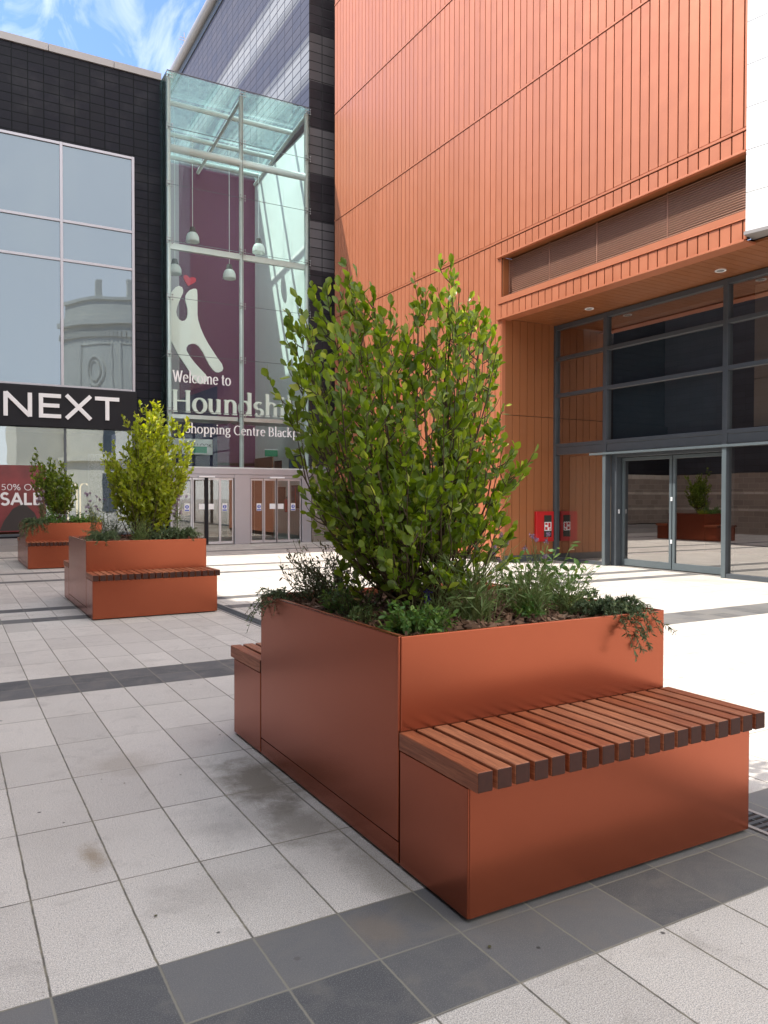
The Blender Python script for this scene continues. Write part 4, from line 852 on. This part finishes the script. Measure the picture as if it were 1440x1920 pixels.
for i, x in enumerate((2.95, 3.25)):
    MB().tube([(x-.11, YN+.3, .3), (x-.11, YN+.3, 1.55)]+[(x+.11*math.cos(R(a)), YN+.3, 1.55+.11*math.sin(R(a))) for a in range(180, -1, -30)]+[(x+.11, YN+.3, .3)], .018, 8).build('display_arch', M['arch_glow'], None, smooth=True)
    tag(bpy.context.scene.collection.objects[-1] if False else [o for o in C.objects if o.name.startswith('display_arch')][-1], ('left' if i == 0 else 'right')+' one of two slim glowing display arches in the shop window', 'display arch', 'slim display arches in the shop window')
def skin_fig(name, verts, edges, radii, mat, parent, root=0, sub=2):
    me = bpy.data.meshes.new(name); org = wpos(parent); me.from_pydata([tuple(Vector(v)-org) for v in verts], edges, []); me.materials.append(mat)
    o = bpy.data.objects.new(name, me); C.objects.link(o); o.parent = parent
    m_ = o.modifiers.new('skin', 'SKIN'); m_.use_smooth_shade = True; s = o.modifiers.new('sub', 'SUBSURF'); s.levels = sub; s.render_levels = sub
    for i, r_ in enumerate(radii):
        o.data.skin_vertices[0].data[i].radius = (r_, r_ if not isinstance(r_, tuple) else r_[1]); o.data.skin_vertices[0].data[i].use_root = (i == root)
    return o
# mannequin
mn = thing('mannequin', 'mannequin in a patterned top behind the shop window', 'mannequin', (3.98, 22.0, .3))
mv = [(3.98, 22, .95), (3.98, 22, 1.2), (3.98, 22, 1.42), (3.98, 22, 1.55), (3.98, 22, 1.68), (3.78, 22, 1.40), (3.72, 22, 1.15), (3.76, 21.95, .9), (4.18, 22, 1.40), (4.24, 22, 1.15), (4.20, 21.95, .9), (3.88, 22, .85), (3.89, 22, .5), (4.08, 22, .85), (4.07, 22, .5), (3.89, 22, .3), (4.07, 22, .3)]
me_ = [(0, 1), (1, 2), (2, 3), (3, 4), (2, 5), (5, 6), (6, 7), (2, 8), (8, 9), (9, 10), (0, 11), (11, 12), (12, 15), (0, 13), (13, 14), (14, 16)]
skin_fig('body', mv, me_, [.15, .13, .14, .05, .095, .06, .045, .035, .06, .045, .035, .09, .06, .09, .06, .04, .04], M['tan_board'], mn)
# ------------------------------------------------------------------ glass entrance
YV = 20.74; gx0, gxm, gx1 = 5.17, 7.235, 9.20; ZG = 12.50
ge = thing('glass_entrance', 'tall glass entrance box with steel posts between the dark shop and the tower', 'entrance', (gxm, YV, 0))
for x in (gx0+.06, gxm, gx1): MB().tube([(x, YV+.11, 2.1), (x, YV+.11, ZG-.12)], .062, 14).build('post', M['steel_white'], ge, smooth=True)
nodes = [2.12, 3.60, 5.09, 6.585, 8.07, 9.555, 11.05, ZG]
for (a, b) in ((gx0, gxm-.006), (gxm+.006, gx1+.06)):
    for z0, z1 in zip(nodes[:-1], nodes[1:]):
        MB().box(a, b, YV-.006, YV+.006, z0+.006, z1-.006).build('glass_panel', M['green_glass'], ge)
jt = MB()
for z in nodes[1:-1]: jt.box(gx0, gx1+.06, YV-.008, YV+.008, z-.0055, z+.0055)
jt.box(gxm-.0055, gxm+.0055, YV-.0085, YV+.0085, 2.13, ZG); jt.box(gx0, gx1+.06, YV-.012, YV+.012, ZG+.001, ZG+.02); jt.build('joint_seal', M['anthracite'], ge)
# left return
for z0, z1 in zip(nodes[:-1], nodes[1:]): MB().box(gx0-.006, gx0+.006, YV+.01, YN-.07, z0+.006, z1-.006).build('return_panel', M['green_glass'], ge)
for x in (gx0+.06, gxm, gx1):
    for z in nodes[1:]:
        nd = MB(); zz = z if z < ZG else ZG-.1
        for e in (-.07, .07): nd.tube([(x-.085, YV-.02, zz+e), (x+.075, YV-.02, zz+e)], .005, 6); nd.tube([(x+e, YV-.02, zz-.085), (x+e, YV-.02, zz+.075)], .005, 6)
        for sx in (-1, 1):
            for sz in (-1, 1): nd.tube([(x+sx*.07, YV-.032, zz+sz*.07), (x+sx*.07, YV-.012, zz+sz*.07)], .016, 10)
        nd.tube([(x, YV-.012, zz), (x, YV+.06, zz)], .02, 8); nd.tube([(x-.085, YV-.021, zz), (x+.085, YV-.021, zz)], .010, 6)
        nd.build('glass_fixing', M['chrome'], ge)
bm_ = MB(); bm_.box(gx0+.1, gx1-.07, YV+.06, YV+.17, 7.88, 8.04); bm_.build('cross_beam', M['steel_white'], ge, bevel=.01)
MB().tube([(gx0+.1, YV+.13, 10.56), (gx1-.05, YV+.13, 10.56)], .10, 14).build('cross_tube', M['steel_white'], ge, smooth=True)
for y, z in ((21.84, 12.22), (23.35, 12.05), (24.6, 11.93)): MB().tube([(gx0+.1, y, z), (gx1, y, z)], .07, 12).build('roof_purlin', M['steel_white'], ge, smooth=True)
for x in (gxm, gx1-.03): MB().tube([(x, YV+.1, 12.30), (x, 25.05, 11.80)], .055, 10).build('roof_rafter', M['steel_white'], ge, smooth=True)
for (a, b) in ((gx0, gxm-.01), (gxm+.01, gx1+.04)):
    for y0, y1 in ((YV+.02, 21.83), (21.85, 23.34), (23.36, 25.08)):
        zz = lambda y: 12.49-(y-YV)*.125
        mb = MB(); mb.face([(a, y0, zz(y0)), (b, y0, zz(y0)), (b, y1, zz(y1)), (a, y1, zz(y1))]); mb.build('roof_panel', M['roof_glass'], ge)
cp = MB(); cp.box(gx0+.14, gxm-.07, YV+.20, YV+1.2, 3.42, 3.53); cp.box(gxm+.07, gx1-.07, YV+.20, YV+1.2, 3.42, 3.53); cp.build('inner_canopy', M['silver'], ge, bevel=.004)
# transom and doors
AM = M['alu_mauve']
fr = MB(); fr.box(gx0+.05, gx1+.09, YV-.05, YV+.09, 1.93, 2.09)
for (a, b) in ((gx0+.05, 5.40), (6.98, 7.44), (9.00, 9.29)): fr.box(a, b, YV-.04, YV+.08, .0, 1.929)
for (a, b) in ((5.40, 6.98), (7.44, 9.00)): fr.box(a, b, YV-.03, YV+.07, 1.83, 1.929)
fr.build('door_surround', AM, ge, bevel=.006)
box('transom_rail', M['steel_white'], ge, gx0+.02, gx1+.1, YV-.03, YV+.05, 2.091, 2.125, bevel=.004)
for (a, b) in ((5.42, 6.96), (7.46, 8.98)):
    n = 4; wdt = (b-a)/n
    for i in range(n):
        xa, xb = a+i*wdt+.004, a+(i+1)*wdt-.004; yo = YV+.0 if i in (0, 3) else YV-.03
        fw = .032
        d = MB(); d.box(xa, xb, yo, yo+.035, .02, .09); d.box(xa, xb, yo, yo+.035, 1.77, 1.825); d.box(xa, xa+fw, yo, yo+.035, .091, 1.769); d.box(xb-fw, xb, yo, yo+.035, .091, 1.769)
        do = d.build('automatic_door', M['silver'], ge, bevel=.003)
        MB().box(xa+fw, xb-fw, yo+.015, yo+.020, .091, 1.769).build('door_pane', M['door_glass'], do)
        if i in (0, 3):
            sx = xb-fw-.10 if i == 0 else xa+fw+.10
            s_ = MB(); s_.box(sx-.07, sx+.07, yo+.004, yo+.008, .92, 1.13); so_ = s_.build('warning_sticker', M['white_sign'], do)
            MB().tube([(sx, yo+.0035, 1.04), (sx, yo+.0015, 1.04)], .052, 16).build('blue_disc', M['blue_sign'], so_)
            MB().box(sx-.06, sx+.06, yo+.002, yo+.0035, .93, .965).build('blue_bar', M['blue_sign'], so_); MB().box(sx-.01, sx+.01, yo-.0005, yo+.001, 1.01, 1.075).build('white_mark', M['white_sign'], so_)
        else:
            sx = xb-fw-.09 if i == 1 else xa+fw+.09
            s_ = MB(); s_.box(sx-.085, sx+.085, yo+.004, yo+.008, .97, 1.12); s_.build('notice_sticker', M['white_sign'], do)
    mid = (a+b)/2
    box('door_seal', M['black_sign'], ge, mid-.012 if a > 7 else mid-.05, mid+.012 if a > 7 else mid+.05, YV-.045, YV-.032, .02, 1.85)
    box('door_sensor', M['white_sign'], ge, mid-.22, mid+.22, YV-.11, YV-.045, 1.83, 1.875, bevel=.01)
# interior lobby
il = thing('entrance_lobby', 'lobby interior behind the glass entrance with purple back wall and white side wall', 'interior', (7, 23, 0))
mb = MB(); mb.box(6.63, 9.2, 25.1, 25.2, 2.25, 12.3); mb.build('purple_wall', M['purple'], il)
mb = MB(); mb.box(5.2, 6.629, 25.1, 25.2, 2.25, 12.3); mb.build('mauve_panel', M['mauve'], il)
mb = MB(); mb.box(9.19, 9.24, YV+.16, 25.2, 0, 11.85); mb.build('white_side_wall', M['white_wall'], il)
mb = MB(); mb.face([(5.2, YV+.1, .005), (9.2, YV+.1, .005), (9.2, 32, .005), (5.2, 32, .005)]); mb.build('lobby_floor', M['interior_floor'], il)
mb = MB(); mb.box(5.2, 9.2, 25.1, 32, 2.35, 2.45); mb.box(5.2, 9.2, 32, 32.1, 0, 2.35); mb.box(9.2, 9.3, 25.21, 32, 0, 2.35); mb.box(5.1, 5.2, 25.21, 32, 0, 2.35); mb.build('arcade_shell', M['interior_dark'], il)
mb = MB(); mb.box(6.9, 7.9, 25.0, 25.09, 0, 2.24); mb.box(8.2, 8.9, 25.0, 25.09, 0, 2.24); mb.box(5.3, 5.9, 25.0, 25.09, 0, 2.24); mb.build('timber_panel', M['interior_brown'], il)
mb = MB(); mb.box(9.13, 9.188, 23.4, 25.0, 0, 2.6); mb.build('brown_side_panel', M['interior_brown'], il)
MB().prism([(5.3, 2.3), (7.83, 2.3), (7.83, 4.95), (5.3, 3.9)], 24.95, 25.09).build('navy_fascia', M['navy'], il)
sg = thing('lobby_shop_sign', 'small white shop sign seen through the entrance glass', 'sign', (7.1, 24.9, 2.7))
box('board', M['white_sign'], sg, 6.35, 7.64, 24.86, 24.93, 2.68, 3.18)
letters('NEw LOOK', 6.66, 2.92, 24.85, .95, .11, M['black_sign'], sg, .08, .08, .006, one='lettering')
for i, (x, y, z) in enumerate(((6.98, 24.0, 2.78), (8.95, 23.0, 2.68))):
    e = thing('exit_sign', ('left' if i == 0 else 'right')+' green emergency exit sign hanging inside the entrance', 'sign', (x, y, z), 'green exit signs in the lobby')
    box('sign_plate', M['exit_green'], e, x-.21, x+.21, y-.015, y+.015, z-.10, z+.10); box('top_rail', M['white_sign'], e, x-.23, x+.23, y-.02, y+.02, z+.101, z+.13)
for i, (x, y, z) in enumerate(((6.477, 23., 9.02), (7.603, 23., 8.09), (8.543, 23., 9.02), (5.95, 23., 8.0))):
    lb = ['upper left pendant lamp inside the glass entrance', 'lowest middle pendant lamp inside the glass entrance', 'right pendant lamp before the white wall', 'pendant lamp half hidden behind the left post'][i]
    l_ = thing('pendant_lamp', lb, 'lamp', (x, y, z), 'pendant lamps in the glass entrance')
    MB().tube([(x, y, z+.27), (x, y, 12.0)], .009, 5).build('cord', M['steel_white'], l_)
    MB().lathe((x, y, z), [(0, .29), (.07, .285), (.09, .2), (.11, .13), (.11, .12), (0, .12)], 18).build('housing', M['lamp_black'], l_, smooth=False)
    MB().lathe((x, y, z), [(.10, .13), (.15, .08), (.185, .0), (.195, -.11), (.20, -.15), (.185, -.15), (.17, 0), (.09, .12)], 22).build('bell', M['lamp_bell'], l_, smooth=True)
# centre signs
ws = thing('welcome_lettering', 'white serif lettering Welcome to on the entrance glass', 'sign', (5.3, YV-.05, 4.3))
letters('Welcome to', 5.28, 4.36, YV-.05, 1.60, .30, M['white_sign'], ws, .085, .038, .02)
ws = thing('centre_name_lettering', 'white serif lettering Shopping Centre Blackpool along the entrance glass', 'sign', (5.6, YV-.05, 3.0))
letters('Shopping Centre Blackpool', 5.60, 3.02, YV-.05, 3.68, .25, M['white_sign'], ws, .095, .045, .02)
ws = thing('large_name_lettering', 'large cream serif letters reading Houndshill standing on the inner canopy', 'sign', (5.4, YV+.25, 3.55))
letters('Houndshill', 5.30, 3.60, YV+.22, 3.75, .585, M['cream_sign'], ws, .118, .042, .07)
lg = MB()
LOGO = [(5.64, 7.08), (5.7, 7.18), (5.77, 7.26), (5.86, 7.31), (5.95, 7.28), (5.98, 7.2), (5.97, 7.11), (5.91, 6.98), (5.85, 6.83), (5.8, 6.69), (5.78, 6.56), (5.8, 6.45), (5.86, 6.36), (5.94, 6.32), (6.03, 6.35), (6.09, 6.44), (6.11, 6.56), (6.1, 6.71), (6.07, 6.82), (6.04, 6.93), (6.05, 7.06), (6.1, 7.15), (6.17, 7.23), (6.27, 7.28), (6.34, 7.29), (6.38, 7.26), (6.39, 7.12), (6.39, 6.55), (6.41, 6.4), (6.48, 6.18), (6.58, 5.96), (6.71, 5.74), (6.95, 5.4), (7.11, 5.2), (7.15, 5.08), (7.12, 5.0), (7.03, 4.95), (6.93, 4.95), (6.84, 5.01), (6.73, 5.15), (6.54, 5.5), (6.42, 5.66), (6.32, 5.71), (6.23, 5.71), (6.13, 5.67), (6.07, 5.58), (6.07, 5.49), (6.17, 5.33), (6.3, 5.17), (6.46, 5.01), (6.63, 4.85), (6.68, 4.72), (6.63, 4.63), (6.5, 4.57), (6.38, 4.6), (6.26, 4.72), (6.07, 5.03), (5.84, 5.35), (5.62, 5.75), (5.5, 6.2), (5.5, 6.8)]
lt = thing('centre_emblem', 'white abstract emblem with small pink heart hanging behind the entrance glass', 'sign', (6.4, 22.2, 4.5))
MB().prism(LOGO, 22.2, 22.26).build('white_shape', M['cream_sign'], lt)
MB().prism([(5.99, 7.6), (6.03, 7.64), (6.09, 7.64), (6.14, 7.6), (6.17, 7.57), (6.21, 7.6), (6.29, 7.61), (6.35, 7.58), (6.35, 7.51), (6.31, 7.46), (6.13, 7.34), (6.06, 7.42), (6.0, 7.53)], 22.2, 22.25).build('heart', M['heart'], lt)
# posters on the white lobby wall
def poster(y0, y1, z0, z1, label, kind):
    p = thing('wall_poster', label, 'poster', (9.18, (y0+y1)/2, z0), 'dark posters on the white lobby wall')
    box('frame', M['black_sign'], p, 9.165, 9.186, y0, y1, z0, z1)
    k = N('poster_print'); P = k.obj(); n_ = k.noise(P, 5, 4, .6, 1.)
    a, b = ((.01, .02, .06, 1), (.05, .25, .5, 1)) if kind else ((.02, .015, .012, 1), (.20, .09, .05, 1))
    box('print', k.out(k.prin(Base_Color=k.mix(k.rng(n_, .45, .75), a, b), Roughness=.3)), p, 9.160, 9.164, y0+.03, y1-.03, z0+.03, z1-.03)
    return p
poster(21.15, 22.1, 2.13, 2.55, 'blue lit screen high on the white lobby wall', 1)
poster(22.7, 23.3, 2.10, 2.45, 'dark brown screen high on the lobby wall, farther from the glass', 0)
pp = poster(21.2, 21.9, .98, 1.66, 'tall dark blue poster with a lit tower at the right door', 1)
MB().prism([(0, 0)]*0+[(9.15, 1.05), (9.155, 1.05), (9.155, 1.60), (9.15, 1.60)], 21.53, 21.57).build('tower_print', M['heart'], pp)
poster(22.4, 23.1, 1.1, 1.62, 'dark framed poster beside the fire extinguishers', 0)
t = thing('fire_extinguisher', 'red fire extinguisher on the white lobby wall', 'extinguisher', (9.1, 22.2, .95))
MB().lathe((9.10, 22.15, .85), [(0, 0), (.05, 0), (.055, .03), (.055, .33), (.03, .40), (0, .41)], 14).build('cylinder', M['red_cab'], t, smooth=True); MB().tube([(9.10, 22.15, 1.26), (9.10, 22.10, 1.32), (9.10, 22.0, 1.25)], .012, 6).build('hose', M['black_sign'], t)
# person inside the left doors
pe = thing('person', 'person with grey hair and dark pink top standing inside the left entrance doors', 'person', (5.93, 21.9, 0))
zo = 0.0; cx_, cy_ = 5.93, 21.9
pv = [(cx_, cy_, .88), (cx_, cy_, 1.08), (cx_, cy_, 1.30), (cx_, cy_, 1.42), (cx_, cy_-.01, 1.47), (cx_, cy_-.015, 1.55), (cx_-.17, cy_, 1.33), (cx_-.22, cy_, 1.08), (cx_-.18, cy_-.1, .88), (cx_+.17, cy_, 1.33), (cx_+.22, cy_, 1.08), (cx_+.16, cy_-.14, .96), (cx_-.09, cy_, .78), (cx_-.1, cy_, .45), (cx_-.1, cy_, .08), (cx_-.1, cy_-.14, .03), (cx_+.09, cy_, .78), (cx_+.1, cy_, .45), (cx_+.1, cy_, .08), (cx_+.1, cy_-.14, .03)]
pe_ = [(0, 1), (1, 2), (2, 3), (3, 4), (4, 5), (2, 6), (6, 7), (7, 8), (2, 9), (9, 10), (10, 11), (0, 12), (12, 13), (13, 14), (14, 15), (0, 16), (16, 17), (17, 18), (18, 19)]
skin_fig('body', pv, pe_, [.13, .12, .13, .05, .085, .085, .06, .045, .035, .06, .045, .035, .08, .06, .045, .03, .08, .06, .045, .03], M['skin'], pe)
skin_fig('top', pv[:3]+pv[6:8]+pv[9:11], [(0, 1), (1, 2), (2, 3), (3, 4), (2, 5), (5, 6)], [.145, .138, .148, .075, .058, .075, .058], M['shirt'], pe)
skin_fig('trousers', [pv[0]]+pv[12:15]+pv[16:19], [(0, 1), (1, 2), (2, 3), (0, 4), (4, 5), (5, 6)], [.142, .092, .072, .058, .092, .072, .058], M['trousers'], pe)
bmh = bmesh.new(); bmesh.ops.create_icosphere(bmh, subdivisions=3, radius=.098)
for v in bmh.verts: v.co.z *= 1.05
bmesh.ops.delete(bmh, geom=[v for v in bmh.verts if v.co.z < -.02 or (v.co.y < -.045 and v.co.z < .045)], context='VERTS')
mh = bpy.data.meshes.new('hair'); bmh.to_mesh(mh); bmh.free(); mh.materials.append(M['hair']); ho = bpy.data.objects.new('hair', mh); C.objects.link(ho); ho.parent = pe; ho.location = (0, -.005, 1.545)
# ------------------------------------------------------------------ buildings behind and beside the camera (they shade and are reflected)
wt = thing('west_building', 'dark tiled building with stone base outside the left of the view', 'building', (-3, 0, 0))
mb = MB(); mb.box(-12, -3, -14, 36, 2.2, 11.60); mb.build('upper_wall', M['west_tile'], wt)
mb = MB(); mb.box(-11.9, -2.96, -14, 21.5, 0, 2.199); mb.build('stone_base', M['stone_side'], wt)
th_ = thing('theatre', 'cream theatre front behind the viewer, seen reflected in the shop windows', 'building', (8, -30, 0))
cc = (16.8, -34.); 
def ring(r0, r1, z0, z1, name, mat, a0=20, a1=160, n=40):
    mb = MB()
    for i in range(n):
        A, B = R(a0+(a1-a0)*i/n), R(a0+(a1-a0)*(i+1)/n)
        p = lambda r_, a: (cc[0]+r_*math.cos(a), cc[1]+r_*math.sin(a))
        o0, o1, i0, i1 = p(r1, A), p(r1, B), p(r0, A), p(r0, B)
        mb.face([(*o0, z0), (*o1, z0), (*o1, z1), (*o0, z1)]); mb.face([(*o0, z1), (*o1, z1), (*i1, z1), (*i0, z1)]); mb.face([(*o0, z0), (*i0, z0), (*i1, z0), (*o1, z0)])
    return mb.build(name, mat, th_)
ring(4, 8.0, 0, 16.2, 'drum_wall', M['theatre']); ring(7.5, 8.5, 16.2, 16.6, 'cornice', M['theatre']); ring(7.8, 8.25, 16.6, 17.0, 'cornice', M['theatre']); ring(7.2, 7.9, 17.0, 18.3, 'parapet', M['theatre']); ring(7.3, 8.15, 18.3, 18.6, 'coping', M['theatre'])
ring(7.9, 8.6, 8.4, 8.9, 'string_course', M['theatre']); ring(7.9, 8.3, 8.9, 9.3, 'string_course', M['theatre']); ring(7.9, 8.5, 4.4, 4.8, 'string_course', M['theatre'])
for a in (50, 70, 90, 110, 130):
    x, y = cc[0]+7.6*math.cos(R(a)), cc[1]+7.6*math.sin(R(a)); box('pinnacle', M['theatre'], th_, x-.3, x+.3, y-.3, y+.3, 18.3, 20.2, bevel=.05)
for a in (60, 80, 100, 120):
    x, y = cc[0]+8.02*math.cos(R(a)), cc[1]+8.02*math.sin(R(a)); box('window', M['theatre_win'], th_, x-.8, x+.8, y-.2, y+.06, 5.2, 7.8); box('doorway', M['theatre_win'], th_, x-.9, x+.9, y-.2, y+.07, .1, 3.4)
fz = MB()
for i in range(60):
    a = R(20+140*i/59); x, y = cc[0]+8.15*math.cos(a), cc[1]+8.15*math.sin(a); fz.box(x-.12, x+.12, y-.12, y+.12, 15.2, 15.7)
fz.build('dentil_frieze', M['theatre'], th_)
for a0 in (78, 104, 131):
    for (w_, h_, rr) in ((.75, 1.35, .12), (.45, .95, .08)):
        MB().tube([(cc[0]+8.06*math.cos(R(a0)+w_*math.cos(R(t_))/8), cc[1]+8.06*math.sin(R(a0)+w_*math.cos(R(t_))/8), 12.2+h_*math.sin(R(t_))) for t_ in range(0, 361, 20)], rr, 6).build('cartouche', M['theatre'], th_)
    MB().tube([(cc[0]+8.03*math.cos(R(a0+q_)), cc[1]+8.03*math.sin(R(a0+q_)), z_) for q_, z_ in ((-11, 9.8), (-11, 14.6), (0, 14.6), (11, 14.6), (11, 9.8))], .10, 6).build('panel_moulding', M['theatre'], th_)
mb = MB(); mb.box(5.5, 10, -44, -31.5, 0, 8.2); mb.box(7.0, 10, -44, -31.6, 8.2, 10.2); mb.box(24, 44, -44, -31, 0, 12.5); mb.build('wing', M['theatre'], th_)
# rooftop aerial
t = thing('rooftop_aerial', 'thin aerial mast standing far behind the dark roof', 'aerial', (16.3, 60, 34))
box('mast_base', M['roof_slate'], t, 15.9, 16.7, 59.6, 60.4, 0, 34.9)
mb = MB(); mb.tube([(16.3, 60, 34.9), (16.3, 60, 36.9)], .035, 6)
for z, l in ((36.5, .35), (36.3, .45), (35.9, .3), (35.6, .4)): mb.box(16.3-l, 16.3+l, 59.98, 60.02, z-.02, z+.02)
mb.build('mast', M['coping'], t)
